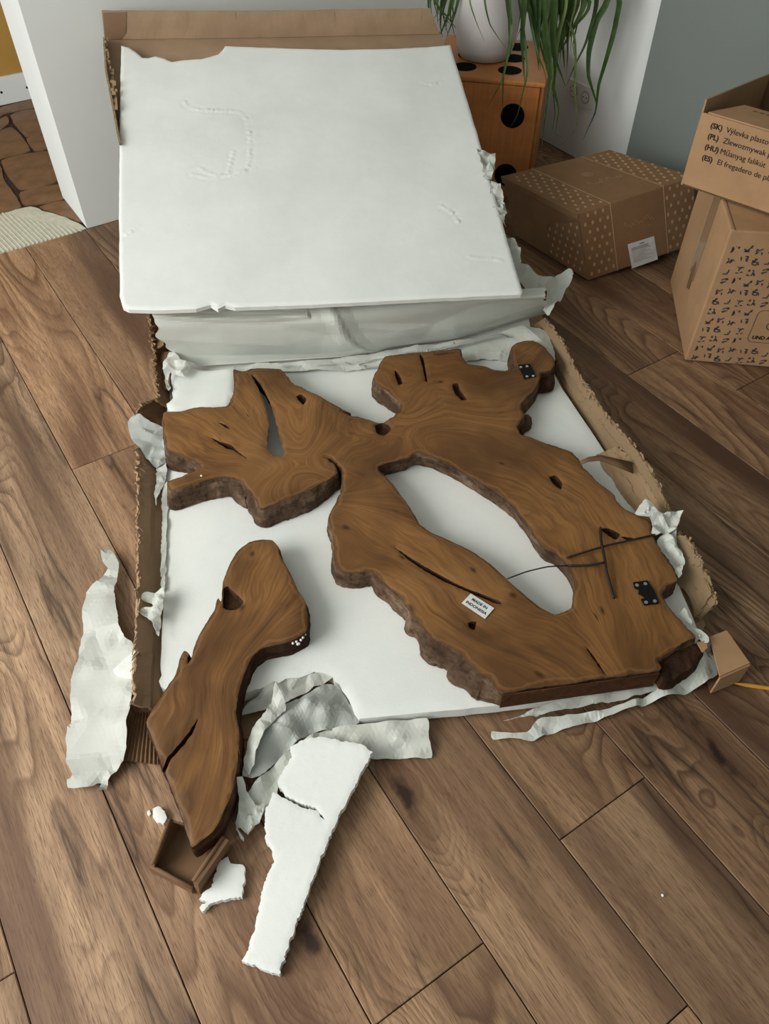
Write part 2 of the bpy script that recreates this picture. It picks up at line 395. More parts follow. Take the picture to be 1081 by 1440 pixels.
PLANK = mat_plank(); TEAK = mat_teak('teak_panel_wood', .84); TEAK2 = mat_teak('teak_branch_wood', .76, .32)
BARK = mat_bark(d=(56, 40, 29), l=(132, 110, 90)); BARK_D = mat_bark('teak_bark_dark', (44, 29, 20), (96, 68, 48)); RED_EDGE = mat_bark('teak_sawn_side', (70, 45, 26), (100, 66, 40))
KRAFT = mat_kraft('kraft_carton', (143, 121, 92)); KRAFT_IN = mat_kraft('kraft_inner', (166, 138, 109)); KRAFT_EDGE = mat_kraft('kraft_torn_edge', (164, 136, 105))
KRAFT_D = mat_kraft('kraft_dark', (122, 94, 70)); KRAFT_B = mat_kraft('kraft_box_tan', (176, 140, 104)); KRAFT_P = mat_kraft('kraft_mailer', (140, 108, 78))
FOAM = mat_foam(); PAPER = mat_paper('packing_paper'); PAPER_G = mat_paper('packing_paper_grey', (178, 182, 176)); PAPER_C = mat_paper('packing_paper_cream', (192, 194, 186))
WALLW = mat_simple('white_wall_paint', srgb(222, 226, 223), .8, .2, 3, .02, .12, 90, .001)
WALLG = mat_simple('grey_wall_paint', srgb(122, 130, 124), .8, .2, 3, .03, .12, 90, .001)
OCHRE = mat_simple('ochre_wall_paint', srgb(172, 132, 66), .8, .2, 5, .08)
TILE = mat_simple('terracotta_tile', srgb(118, 90, 66), .5, .35, 14, .28, .3, 40, .003)
GROUT = mat_simple('dark_grout', srgb(62, 52, 44), .9, .1, 60, .2)
ADHESIVE = mat_simple('tile_adhesive', srgb(196, 194, 176), .9, .1, 50, .12, .5, 120, .002)
UNDER = mat_simple('underlay_dark', srgb(40, 30, 24), .9, .1)
BLACK = mat_simple('black_paint', srgb(14, 13, 13), .85, .08, 40, .2)
BLACKM = mat_simple('black_metal', srgb(15, 15, 16), .6, .2, 40, .2); STEEL = mat_simple('steel_screw', srgb(190, 190, 188), .3, .5, 40, .1, metal=.8)
STRAP = mat_simple('black_strap', srgb(38, 32, 28), .5, .3, 60, .2)
CERAMIC = mat_simple('white_ceramic', srgb(196, 192, 190), .45, .4, 6, .03)
LEAF = mat_simple('leaf_green', srgb(62, 86, 44), .5, .3, 25, .35); LEAF2 = mat_simple('leaf_light_green', srgb(98, 116, 62), .5, .3, 25, .3)
SOIL = mat_simple('potting_soil', srgb(50, 38, 30), .95, .1, 90, .4)
INK = mat_simple('black_ink', srgb(34, 30, 30), .7, .2); INK_B = mat_simple('blue_black_ink', srgb(74, 68, 74), .7, .2); PALE = mat_simple('pale_print', srgb(180, 148, 113), .7, .2)
LABEL = mat_simple('white_label', srgb(214, 216, 214), .6, .3); LABEL_INK = mat_simple('grey_label_ink', srgb(120, 122, 124), .7, .2)
PLASTIC = mat_simple('white_plastic', srgb(214, 214, 208), .35, .4, 5, .02); PLASTIC_D = mat_simple('socket_well_grey', srgb(150, 150, 146), .4, .4)
TAPE = mat_simple('clear_tape', srgb(150, 122, 92), .12, .6, 5, .03)
PENCIL = mat_simple('yellow_stick', srgb(206, 150, 62), .5, .3)
def mat_die():
    t = NT('varnished_pine', .4, .4); o = t.obj(); b = t.noise(t.mapping(o, (3, 3, 14)), 1.0, 3, .5, .4); f = t.noise(t.mapping(o, (120, 120, 6)), 1.0, 3, .6)
    c = t.ramp(b, [(.3, srgb(172, 108, 56)), (.7, srgb(206, 138, 78))]); c = t.mix(t.ramp(f, [(.4, M(.3)), (.6, M(0))]), c, srgb(150, 88, 44)); t.color(c); return t.m
DIE = mat_die()

# ------------------------------------------------------------------ the setting
WALL_D, WALL_N, CORNER_N = 3.075, 2.64, 0.591
rnd = random.Random(4)
def wall_mesh(name, n0, n1, d0, d1, z0, z1, mat):
    b = MB(); b.hexa([nd(n0, d0, z0), nd(n1, d0, z0), nd(n1, d1, z0), nd(n0, d1, z0)], [nd(n0, d0, z1), nd(n1, d0, z1), nd(n1, d1, z1), nd(n0, d1, z1)])
    return tag(b.build(name, mat), kind='structure')
tag(wall_mesh('wall_back', CORNER_N, WALL_N+.12, WALL_D, WALL_D+.31, 0, 2.6, WALLW), 'white painted wall end behind the propped foam sheet', 'wall')
edge_pt = hit(905.9, 108.5, nd(WALL_N, 0), DN); EDGE_D = float(edge_pt@DD)
tag(wall_mesh('wall_right', WALL_N, WALL_N+.12, EDGE_D, WALL_D, 0, 2.6, WALLW), 'white strip of wall with a socket behind the plant', 'wall')
tag(wall_mesh('wall_right_grey', WALL_N-.004, WALL_N+.12, -2.5, EDGE_D, 0, 2.6, WALLG), 'plain grey painted wall behind the cardboard boxes', 'wall')

tag(wall_mesh('wall_front', -3.2, WALL_N+.12, -2.6, -2.5, 0, 2.6, WALLW), 'white wall behind the viewer', 'wall')
tag(wall_mesh('ceiling', -3.2, WALL_N+.12, -3.2, WALL_D+2.3, 2.6, 2.7, WALLW), 'plain white ceiling above the room', 'ceiling')
floor = MB(); floor.hexa([nd(-1.7, -2.5, -.05), nd(WALL_N+.1, -2.5, -.05), nd(WALL_N+.1, WALL_D, -.05), nd(-1.7, WALL_D, -.05)],
                         [nd(-1.7, -2.5, -.011), nd(WALL_N+.1, -2.5, -.011), nd(WALL_N+.1, WALL_D, -.011), nd(-1.7, WALL_D, -.011)])
floor = tag(floor.build('floor', UNDER), 'brown oak laminate plank floor running diagonally', 'floor', kind='structure')
LINES = [-1.594, -1.351, -1.108, -.866, -.624, -.381, -.138, .1065, .3444, .5817, .815, 1.045, 1.275, 1.503, 1.73, 1.96, 2.19, 2.42, WALL_N-.003]
PL = 1.589
START = {4: .616-PL, 5: .95-PL*.38, 6: 2.50-2*PL, 7: .20-PL, 8: -.07-PL*.0, 9: .262-PL, 10: -.45, 11: .72-PL, 12: -.2, 13: .35-PL, 14: -.35, 15: 1.0-PL, 16: -.1, 17: .55-PL}
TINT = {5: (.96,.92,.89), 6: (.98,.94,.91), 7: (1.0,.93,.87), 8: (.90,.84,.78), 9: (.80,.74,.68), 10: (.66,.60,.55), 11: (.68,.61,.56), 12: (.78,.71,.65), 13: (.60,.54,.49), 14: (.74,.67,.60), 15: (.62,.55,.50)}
def plank(n0, n1, d0, d1, tint):
    g = .0010; L, W = d1-d0-2*g, n1-n0-2*g; c = .0014; t = .0105
    C = nd((n0+n1)/2, (d0+d1)/2, 0)
    V = []
    for z, i in ((-t, 0), (-c, 0), (0, c)):
        x, y = L/2-i, W/2-i; V += [(-x, -y, z), (x, -y, z), (x, y, z), (-x, y, z)]
    Fc = [(3,2,1,0), (8,9,10,11)] + [(4*r+i, 4*r+(i+1) % 4, 4*r+4+(i+1) % 4, 4*r+4+i) for r in (0, 1) for i in range(4)]
    me = bpy.data.meshes.new('plank'); me.from_pydata(V, [], Fc); me.materials.append(PLANK); me.update()
    o = bpy.data.objects.new('plank', me); COL.objects.link(o); o.parent = floor
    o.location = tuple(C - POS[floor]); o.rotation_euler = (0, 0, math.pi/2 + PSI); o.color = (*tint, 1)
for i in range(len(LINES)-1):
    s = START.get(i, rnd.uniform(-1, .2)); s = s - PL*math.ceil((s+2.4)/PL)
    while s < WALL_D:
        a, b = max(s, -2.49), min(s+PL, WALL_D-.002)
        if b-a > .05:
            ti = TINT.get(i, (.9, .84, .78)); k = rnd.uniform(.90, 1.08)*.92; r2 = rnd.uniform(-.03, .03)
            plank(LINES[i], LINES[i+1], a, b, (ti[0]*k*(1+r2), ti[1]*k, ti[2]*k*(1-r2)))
        s += PL

# hall beyond the opening on the left: rough tiles, adhesive strip, ochre wall
P1, P2 = at(0, 147), at(46, 137); hw = unit(P2-P1); hn = np.array([-hw[1], hw[0], 0.0])
hall = MB(); q0, q1 = P1 - hw*1.2, P2 + hw*.8
hall.hexa([nd(-1.7, WALL_D+.001, -.05), nd(1.0, WALL_D+.001, -.05), nd(1.0, WALL_D+2.4, -.05), nd(-1.7, WALL_D+2.4, -.05)], [nd(-1.7, WALL_D+.001, -.006), nd(1.0, WALL_D+.001, -.006), nd(1.0, WALL_D+2.4, -.006), nd(-1.7, WALL_D+2.4, -.006)])
hallf = tag(hall.build('floor_hall', GROUT), 'dark grouted floor of the hall beyond the opening', 'floor', kind='structure')
TL = [[(-190,510),(140,413),(152,450),(20,478),(-150,560)], [(40,485),(155,458),(190,563),(105,575)], [(-90,560),(25,490),(38,520),(-60,600)], [(-110,610),(48,532),(130,633),(-20,672),(-90,680)],
      [(110,582),(190,570),(210,623),(145,635)], [(5,677),(215,637),(250,765),(80,800)], [(-130,705),(-5,690),(20,760),(92,873),(-60,905)], [(85,810),(255,775),(275,838),(105,865)],
      [(200,410),(330,380),(360,480),(215,520)], [(222,530),(350,495),(380,600),(240,640)], [(165,872),(278,846),(345,935),(262,908)]]
for i, tl in enumerate(TL):
    w = np.array([at(u, v, 0)[:2] for u, v in crop(0, 0, 3.003, tl)]); c = w.mean(0); w = c + (w-c)*.975
    o2 = rough(dense(ccw(w), .03), .004, 14, i)
    if i in (8, 9): pass
    plate_obj('tile', WF, o2, .012, TILE, hallf, step=.05, zf=lambda P, i=i: np.full(len(P), .001 + .0015*(i % 3)), side_rows=1)
rt = random.Random(8)
for i in range(9):          # more of the same tiles further along the hall
    for j in range(9):
        c = P1 - hw*(1.30 - .30*i + (.14 if j % 2 else 0)) - hn*(.14 + .25*j)
        dc, nc = float(c@DD), float(c@DN); zc_ = c[1]*CT - (c[2]-CAM_H)*ST; uc = 540.5 + F_PX*c[0]/zc_
        if dc < WALL_D+.42 or uc > -75 or nc < -1.6: continue
        q = [c + hw*(.143*sx + rt.uniform(-.02, .02)) + hn*(.118*sy + rt.uniform(-.02, .02)) for sx, sy in ((-1,-1), (1,-1), (1,1), (-1,1))]
        plate_obj('tile', WF, rough(dense(ccw(np.array([p[:2] for p in q])), .03), .004, 14, i*9+j), .012, TILE, hallf, step=.06, zf=lambda P, i=i: np.full(len(P), .001 + .0015*(i % 3)), side_rows=1)
ad = np.array([at(u, v, 0)[:2] for u, v in [(-40, 312), (0, 301), (43, 290), (60, 296), (90, 305), (121, 321), (80, 335), (37, 347), (0, 357), (-40, 369)]])
adp = plate_obj('adhesive_strip', WF, rough(dense(ccw(ad), .02), .004, 30, 3), .010, ADHESIVE, hallf, step=.03, zf=lambda P: np.full(len(P), .003), side_rows=1)
rb = MB()
for k in range(26):
    s = k/25; u = -34 + 150*s; p = at(u, 360.5 - (u+10)*.268, .003); L = float(np.interp(u, [-34, 40, 75, 116], [.40, .40, .22, .03])); dr = unit(DD - DN*.12)
    rb.tube([p + dr*.012, p + dr*L*.5, p + dr*L*.93], .0030, 5)
tag(rb.build('adhesive_ridges', ADHESIVE, hallf), kind='stuff')
hwall = MB(); hwall.box(P1 - hw*1.2 + UP*-.01, hw*3.0, hn*.1, UP*2.6)
tag(hwall.build('wall_hall', OCHRE), 'ochre yellow wall at the far end of the hall', 'wall', kind='structure')
topz = hit(20, 103.5, P1, hn)[2]
bb = MB(); bb.box(P1 - hw*1.2 - hn*.014, hw*3.0, hn*.013, UP*topz)
bbo = tag(bb.build('baseboard_hall', WALLW), 'white skirting board below the ochre wall', 'baseboard', kind='structure')
sc = MB()
for u, v in ((2, 130), (38, 123)):
    c = hit(u, v, P1 - hn*.014, hn); sc.disc(c, hw*.006, UP*.006, -hn, .001, 8)
sc.build('screw_hole', BLACK, bbo)

# double socket on the white strip of wall
sk = hit(817, 132, nd(WALL_N, 0), DN)
sock = empty('wall_socket', sk, 'double white wall socket half hidden by hanging leaves', 'socket')
b = MB(); b.box(sk + DD*.078 - UP*.041 - DN*.010, -DD*.156, UP*.082, DN*.0098); b.build('cover_plate', PLASTIC, sock)
for s in (-1, 1):
    c = sk - DD*.037*s - DN*.0102
    b = MB(); b.disc(c, DD*.024, UP*.024, -DN, .0012, 24); ins = b.build('socket_insert', PLASTIC_D, sock)
    b = MB(); b.disc(c - DN*.0014, DD*.0195, UP*.0195, -DN, .0008, 24); b.build('socket_face', PLASTIC, sock)
    b = MB()
    for k in (-1, 1): b.disc(c - DN*.0024 + DD*.0095*k, DD*.003, UP*.003, -DN, .0006, 10)
    b.build('pin_hole', BLACK, sock)

# ------------------------------------------------------------------ shipping carton (lower tray)
CART = empty('shipping_carton', at(500, 760, 0), 'torn open brown shipping carton holding the foam and teak panel', 'carton')
bot = np.array([at(u, v, 0)[:2] for u, v in [(232, 440), (500, 425), (752, 420), (800, 545), (850, 625), (905, 705), (960, 800), (990, 880), (965, 940), (900, 965), (700, 985), (540, 1000), (490, 1005), (370, 1040), (330, 1040), (215, 1010), (225, 800)]])
plate_obj('bottom_panel', WF, rough(dense(ccw(bot), .04, smooth=False), .003, 20, 5), .007, KRAFT_IN, CART, step=.06, zf=lambda P: np.full(len(P), .0085), side_rows=1)
def torn_wall(name, low, high, seed, amp, thick, mat=KRAFT_IN, rows=5, ripple=.004, edge=True, n=90, curl=0.0):
    """cardboard side wall between a lower line and a torn upper line, both (u, v, z)"""
    lo = dense([at(*p) for p in low], .002, False); hi = dense([at(*p) for p in high], .002, False)
    pick = lambda A, t: A[min(len(A)-1, int(t*(len(A)-1)))]
    V = []; rs = random.Random(seed)
    G = []
    for i in range(n+1):
        t = i/n; a, b_ = pick(lo, t), pick(hi, t)
        h = 1 + amp*(noise.noise(Vector((t*26, seed, 0))) + .8*noise.noise(Vector((t*70, seed, 3))) + .5*rs.uniform(-1, 1))
        c = []
        for r in range(rows+1):
            f = r/rows*h; p = a + (b_-a)*f
            nz = ripple*(.9*noise.noise(Vector((t*3, f*6, seed+9))) + .16*noise.noise(Vector((t*24, f*14, seed+4))) + .35*math.sin(f*22 + 3*noise.noise(Vector((t*6, f, seed)))))
            c.append(p + np.array([nz, nz*.3, nz*.8]) + np.array([0, 0, curl*math.sin(f*3.1)]))
        G.append(c)
    G = np.array(G); t1 = np.gradient(G, axis=0); t2 = np.gradient(G, axis=1); nn = np.cross(t1, t2); nn /= np.linalg.norm(nn, axis=2)[..., None]+1e-9
    A = G - nn*thick/2; B = G + nn*thick/2; R = rows+1
    V = np.vstack([A.reshape(-1, 3), B.reshape(-1, 3)]); V[:, 2] = np.maximum(V[:, 2], .0012); N = (n+1)*R; Fc = []
    for i in range(n):
        for r in range(rows):
            a = i*R+r; Fc += [(a, a+1, a+R+1, a+R), (N+a, N+a+R, N+a+R+1, N+a+1)]
        Fc += [(i*R+rows, N+i*R+rows, N+(i+1)*R+rows, (i+1)*R+rows), (i*R, (i+1)*R, N+(i+1)*R, N+i*R)]
    Fc += [(r, N+r, N+r+1, r+1) for r in range(rows)] + [(n*R+r, n*R+r+1, N+n*R+r+1, N+n*R+r) for r in range(rows)]
    w = mesh(name, V, Fc, mat, CART)
    if edge:   # frayed corrugated rim
        e = MB()
        for i in range(0, n, 1):
            p, q = G[i][-1], G[i+1][-1]
            for k in range(2):
                if rs.random() < .35: continue
                j = np.array([rs.uniform(-1, 1)*.004, rs.uniform(-1, 1)*.003, rs.uniform(-.005, .001)])
                d = (q-p)*rs.uniform(1.0, 3.2); d = d*min(1, .03/np.linalg.norm(d)); wv = np.array([rs.uniform(.0015, .005), 0, rs.uniform(-.002, .003)])
                m = d*.5 + np.array([rs.uniform(-.002, .002), 0, rs.uniform(-.001, .002)])
                e.plate([p+j, p+j+m, p+j+m+wv*rs.uniform(.4, 1.3), p+j+wv], UP, rs.uniform(.001, .004)); e.plate([p+j+m, p+j+d, p+j+d+wv*.3, p+j+m+wv], UP, rs.uniform(.001, .003))
        ro = e.build('torn_rim', KRAFT_EDGE, w); tag(ro, 'frayed corrugated torn edge')
    return w
torn_wall('side_wall', [(236, 640, .012), (232, 760, .012), (228, 860, .012), (221, 1000, .012)], [(192, 630, .085), (194, 760, .085), (192, 870, .085), (186, 990, .075)], 3, .07, .006)
torn_wall('side_wall', [(250, 585, .012), (244, 520, .012), (238, 450, .012)], [(222, 565, .095), (217, 510, .10), (210, 440, .11)], 5, .08, .006, KRAFT_D)
torn_wall('side_wall', [(236, 600, .014), (234, 585, .014), (246, 570, .014)], [(190, 600, .085), (194, 572, .095), (212, 562, .09)], 8, .1, .006, KRAFT_D, n=24)
torn_wall('side_wall', [(742, 462, .012), (790, 545, .012), (832, 607, .012), (880, 690, .012), (915, 750, .012), (950, 812, .012), (978, 875, .012)],
          [(766, 448, .10), (818, 535, .095), (872, 606, .095), (925, 680, .095), (955, 752, .09), (985, 796, .085), (1000, 835, .075)], 11, .06, .006, KRAFT, rows=16, ripple=.011, n=150)
torn_wall('crushed_flap', [(905, 745, .055), (945, 805, .05), (985, 872, .02)], [(962, 755, .10), (992, 805, .085), (1004, 850, .06)], 14, .06, .005, KRAFT, rows=12, ripple=.010, n=50)
torn_wall('crushed_flap', [(838, 640, .05), (870, 690, .045), (900, 740, .04)], [(868, 628, .07), (905, 672, .075), (935, 725, .07)], 17, .08, .004, KRAFT_EDGE, rows=12, ripple=.010, n=50)
torn_wall('side_wall', [(232, 455, .012), (500, 430, .012), (750, 418, .012)], [(212, 425, .10), (500, 405, .10), (765, 395, .10)], 19, .05, .006, KRAFT_IN, n=60)
# inner layer folded pieces in the rear left corner
for i, (q, zz, mt) in enumerate([([(222, 492), (240, 497), (236, 512), (219, 505)], .085, KRAFT_D), ([(221, 524), (236, 505), (240, 550), (229, 545)], .075, KRAFT_D), ([(212, 450), (222, 465), (232, 490), (216, 490)], .09, KRAFT)]):
    plate_obj('inner_flap', WF, rough(dense(np.array([at(u, v, zz)[:2] for u, v in q]), .012), .003, 50, i), .005, mt, CART, step=.02, zf=lambda P, zz=zz: zz + .4*(P[:, 0]-P[:, 0].mean()), side_rows=1)
# single-faced corrugated flap lying on the planks at the front left
c0, c1, c2, c3 = at(189, 1003, .012), at(222, 1003, .012), at(222, 1076, .004), at(173, 1070, .004)
G = []; R_ = 46
for r in range(7):
    for i in range(R_+1):
        s, t = i/R_, r/6; p = (c0*(1-s)+c1*s)*(1-t) + (c3*(1-s)+c2*s)*t; G.append(p + UP*(.0045 + .0035*math.sin(s*8*2*math.pi)))
n_ = R_+1; Fc = [(r*n_+i, r*n_+n_+i, r*n_+n_+i+1, r*n_+i+1) for r in range(6) for i in range(R_)]
o = mesh('corrugated_flap', G, Fc, KRAFT_D, CART, smooth=True); md = o.modifiers.new('thickness', 'SOLIDIFY'); md.thickness = .002; md.offset = -1
tag(o, 'ribbed corrugated flap')
# brown tongue of torn liner hanging over the foam from the right wall
tg = [at(816, 650, .112), at(828, 645, .118), at(845, 643, .112), at(868, 650, .10), at(890, 657, .085)]
tgw = [.006, .007, .009, .014, .02]; V = []
for p, w in zip(tg, tgw): V += [p + np.array([.1*w, w, 0]), p - np.array([.1*w, w, .002])]
o = mesh('torn_tongue', V, [(2*i, 2*i+1, 2*i+3, 2*i+2) for i in range(4)], KRAFT_D, CART, smooth=True); md = o.modifiers.new('thickness', 'SOLIDIFY'); md.thickness = .003

# ------------------------------------------------------------------ propped-up lid and big foam sheet
def vp(x, y): v = np.array([(x-540.5)/F_PX, (720-y)/F_PX, 1.0]); return unit(np.array([v[0], v[2]*CT+v[1]*ST, -v[2]*ST+v[1]*CT]))
s1 = vp(159, -1554); s2 = vp(10150, 41); s2 = unit(s2 - s1*(s1@s2)); sN = np.cross(s2, s1)
SO = at(170, 432, .345)
SF = Frame(SO, s2, s1, sN)
outl = crop(0, 0, 3.003, [(510,188),(545,196),(570,213),(600,240),(628,240),(655,233),(690,243),(725,257),(770,250),(850,245),(885,236),(920,225),(938,208),(950,190)])
outl = outl + [(400, 66.5), (480, 68.5), (545, 67.5), (600, 65), (633, 62), (648, 110), (672, 190), (700, 290), (720, 360), (735, 409), (733, 413), (600, 419), (450, 427), (330, 431), (316, 428), (306, 433), (296, 427), (275, 433), (230, 435), (180, 434), (172, 430), (168, 415), (167, 300), (168, 180)]
sp = SF.from_px(outl); sp = rough(dense(ccw(sp), .02, smooth=False), .0012, 25, 2)
ridges = [crop(0,0,3.003,[(780,430),(800,455),(860,465),(990,470),(1025,482),(1045,520),(1055,600),(1047,700),(970,742),(890,735),(840,708)]), crop(0,0,3.003,[(985,640),(960,740)]),
          crop(540,0,3.003,[(160,345),(200,355),(245,345)]), crop(540,0,3.003,[(240,870),(285,900),(310,935)]), [(660,362),(690,364),(704,366)], [(178,330),(195,318)], [(270, 245), (300, 250), (345, 240)]]
rl = [SF.from_px(dense(r, 6, False)) for r in ridges]
def sheet_relief(P):
    h = np.zeros(len(P))
    for k, r in enumerate(rl):
        D = np.min(np.linalg.norm(P[:, None, :]-r[None], axis=2), axis=1); h += (.0060*np.exp(-(D/.0042)**2) - .0010*np.exp(-((D-.009)/.006)**2))*np.clip(.15 + 1.3*np.array([abs(noise.noise(Vector((x*30, y*30, k)))) for x, y in P])*1.6, 0, 1)
    h += .0006*np.array([noise.noise(Vector((x*5, y*5, 1))) for x, y in P]) + .0002*np.array([noise.noise(Vector((x*40, y*40, 5))) for x, y in P])
    return h
tag(plate_obj('foam_sheet', SF, sp, .018, FOAM, step=.007, zf=sheet_relief, chamfer=.004), 'big square white foam sheet propped up behind the teak panel', 'foam sheet')

LID = empty('carton_lid', SO + s2*.55 + s1*.55 - sN*.08, 'brown carton lid tray leaning back behind the big foam sheet', 'carton lid')
LO = SO - sN*.034; LF = Frame(LO, s2, s1, sN)
lp = LF.from_px([(146, 53), (300, 53), (480, 48), (619, 43), (634, 90), (672, 200), (728, 395), (600, 402), (400, 410), (196, 418), (190, 330), (168, 200), (155, 120)])
KRAFT_L = mat_kraft('kraft_lid', (168, 142, 115))
plate_obj('lid_panel', LF, rough(dense(ccw(lp), .03, smooth=False), .002, 20, 7), .006, KRAFT_L, LID, step=.05)
def rim(name, pts_lo, pts_hi, mat, thick=.005, seed=0, amp=.0, n=70, wob=.002):
    lo = dense(pts_lo, .002, False, False); hi = dense(pts_hi, .002, False, False); V = []; rs = random.Random(seed)
    for i in range(n+1):
        t = i/n; a, b_ = lo[int(t*(len(lo)-1))], hi[int(t*(len(hi)-1))]; h = 1 + amp*(noise.noise(Vector((t*20, seed, 1))) + .6*rs.uniform(-1, 1))
        for f in (0, .33, .66, 1): V.append(a + (b_-a)*f*h + s1*wob*noise.noise(Vector((t*25, f*2, seed))))
    Fc = [(i*4+r, i*4+r+1, i*4+r+5, i*4+r+4) for i in range(n) for r in range(3)]
    o = mesh(name, V, Fc, mat, LID); md = o.modifiers.new('thickness', 'SOLIDIFY'); md.thickness = thick; md.offset = 0
    return o
def lidp(u, v, h=0): return hit(u, v, LO + sN*h, sN)
def on_wall_rim(u, v, base, n_): return hit(u, v, base, n_)
bl, br = lidp(147, 55), lidp(618, 47)
rn = unit(np.cross(br-bl, unit(sN*.92 + s1*.05)))
far = rim('end_rim', [bl, lidp(382, 52), br], [hit(143, 15, bl, rn), hit(382, 15.5, bl, rn), hit(604, 12, bl, rn)], KRAFT_L, .005, 2, .01)
tag(far, 'creased end rim standing up behind the sheet')
# dark wet-looking patch of tape on the rim's left end and crease lines
b = MB(); q = [hit(u, v, bl - rn*0, rn) for u, v in ((145, 17), (178, 16), (177, 45), (170, 54), (148, 55))]
toward = -rn if np.dot(-rn, CAMP-bl) > 0 else rn
b.add([p + toward*.0045 for p in q], [(0, 1, 2, 3, 4)]); b.build('tape_patch', mat_kraft('kraft_taped', (138, 110, 86)), far)
b = MB()
for u in (262, 331, 390, 470, 545, 592):
    b = MB(); p, q2 = hit(u, 17, bl, rn), hit(u+1.5, 50 if u != 331 else 36, bl, rn); b.tube([p + toward*.0022, q2 + toward*.0022], .0012, 5); b.build('crease', KRAFT_IN if u != 331 else KRAFT_D, far)
lrim = rim('side_rim', [lidp(148, 57), lidp(156, 110), lidp(163, 150), lidp(167, 180), lidp(170, 205)], [hit(u, v, lidp(150, 60), unit(np.cross(s1, sN) + s1*.0)) if False else lidp(u2, v2, .05) for u, v, u2, v2 in ((0,0,146,52), (0,0,149,100), (0,0,157,140), (0,0,163,175), (0,0,169,203))], KRAFT, .006, 4, .12, 60, .004)
e = MB(); rs = random.Random(3)
for k in range(46):
    t = rs.random()*.75; p = lidp(147 + 19*t + rs.uniform(-1, 3), 55 + 135*t + rs.uniform(-3, 3), .03 + .02*rs.random()); d = -s1*rs.uniform(.006, .02); w = s2*rs.uniform(.004, .012)
    e.plate([p, p+d, p+d+w, p+w], sN, .004)
e.build('torn_layers', KRAFT_EDGE, lrim)

# ------------------------------------------------------------------ base foam sheet in the carton
bf = [(236, 455), (400, 447), (600, 440), (742, 440), (748, 470), (790, 545), (831, 605), (868, 660), (890, 700), (945, 800), (975, 870), (985, 895), (960, 925), (925, 955), (800, 978), (702, 991), (600, 1001), (505, 1010)]
bf += crop(330, 920, 2.772, [(470,225),(460,200),(445,170),(432,155),(420,140),(405,115),(395,100),(380,85),(355,72),(330,65),(290,73),(250,85),(200,95),(150,115),(100,128),(60,140)]) + [(320, 985), (270, 985), (224, 965), (229, 860), (232, 700), (234, 580), (238, 540)]
BZ = .046
bw = np.array([at(u, v, BZ)[:2] for u, v in bf]); bw = dense(ccw(bw), .014, smooth=False)
jag = rough(bw, .006, 60, 4)
front_torn = np.array([(at(470, 950, BZ)[1] + .02 > y) and (x < at(508, 1000, BZ)[0]) for x, y in bw])
bw = np.where(front_torn[:, None], jag, rough(bw, .001, 20, 2))
tag(plate_obj('base_foam_sheet', WF, bw, .034, FOAM, step=.02, zf=lambda P: BZ + .0008*np.array([noise.noise(Vector((x*6, y*6, 2))) for x, y in P]), chamfer=.003), 'white foam sheet lying flat in the carton under the teak panel', 'foam sheet')
# raised broken foam shoulder at the rear left
fs = [(243, 512), (285, 519), (328, 517), (331, 530), (327, 555), (318, 569), (295, 572), (278, 574), (262, 576), (240, 577), (234, 566), (243, 558), (240, 535)]
fw = rough(dense(ccw(np.array([at(u, v, .082)[:2] for u, v in fs])), .01), .003, 60, 9)
tag(plate_obj('foam_block', WF, fw, .035, FOAM, step=.012, zf=lambda P: .082 + .003*np.array([noise.noise(Vector((x*14, y*14, 2))) for x, y in P]), chamfer=.005), 'small broken white foam block beside the rear left carton corner', 'foam piece')

# ------------------------------------------------------------------ teak pieces
def grain_attr(P, paths, z):
    W = np.zeros(len(P)); S = np.zeros(len(P)); Tt = np.zeros(len(P))
    for k, path in enumerate(paths):
        q = dense([at(u, v, z)[:2] for u, v in path], .01, False); L = np.concatenate([[0], np.cumsum(np.linalg.norm(np.diff(q, axis=0), axis=1))])
        D = np.linalg.norm(P[:, None, :]-q[None], axis=2); j = D.argmin(1); tn = np.gradient(q, axis=0); tn /= np.linalg.norm(tn, axis=1)[:, None]
        dv = P - q[j]; sgn = tn[j][:, 0]*dv[:, 1] - tn[j][:, 1]*dv[:, 0]; along = L[j] + (tn[j]*dv).sum(1)
        w = 1/(D.min(1)**4 + 1e-6); W += w; S += w*(along + k*3.0*0); Tt += w*(sgn + k*.37)
    return np.column_stack([S/W, Tt/W, np.zeros(len(P))])
def bark_flare(amp, seed, extra=(), sawn=None, hole=-.010):
    def f(t, x, y, li):
        b = noise.noise(Vector((x*7, y*7, seed))) * .6 + noise.noise(Vector((x*22, y*22, seed+2)))*.35
        r = noise.noise(Vector((x*45, y*45, t*4+seed))) + .6*noise.noise(Vector((x*90, y*90, t*7+seed)))
        k = math.sin(min(1, t*1.2)*math.pi*.5)
        if li > 0: return hole*t + amp*.15*r*k
        a = amp
        for cx, cy, rad, add in extra: a += add*math.exp(-((x-cx)**2+(y-cy)**2)/rad**2)
        v = a*(.5 + b)*k + amp*.40*r*k
        if sawn is not None:
            A, B = sawn; ab = B-A; q = np.array([x, y])-A; s = np.clip(q@ab/(ab@ab), 0, 1); d = np.linalg.norm(q-s*ab); v *= min(1, max(0, (d-.006)/.02))
        return v
    return f
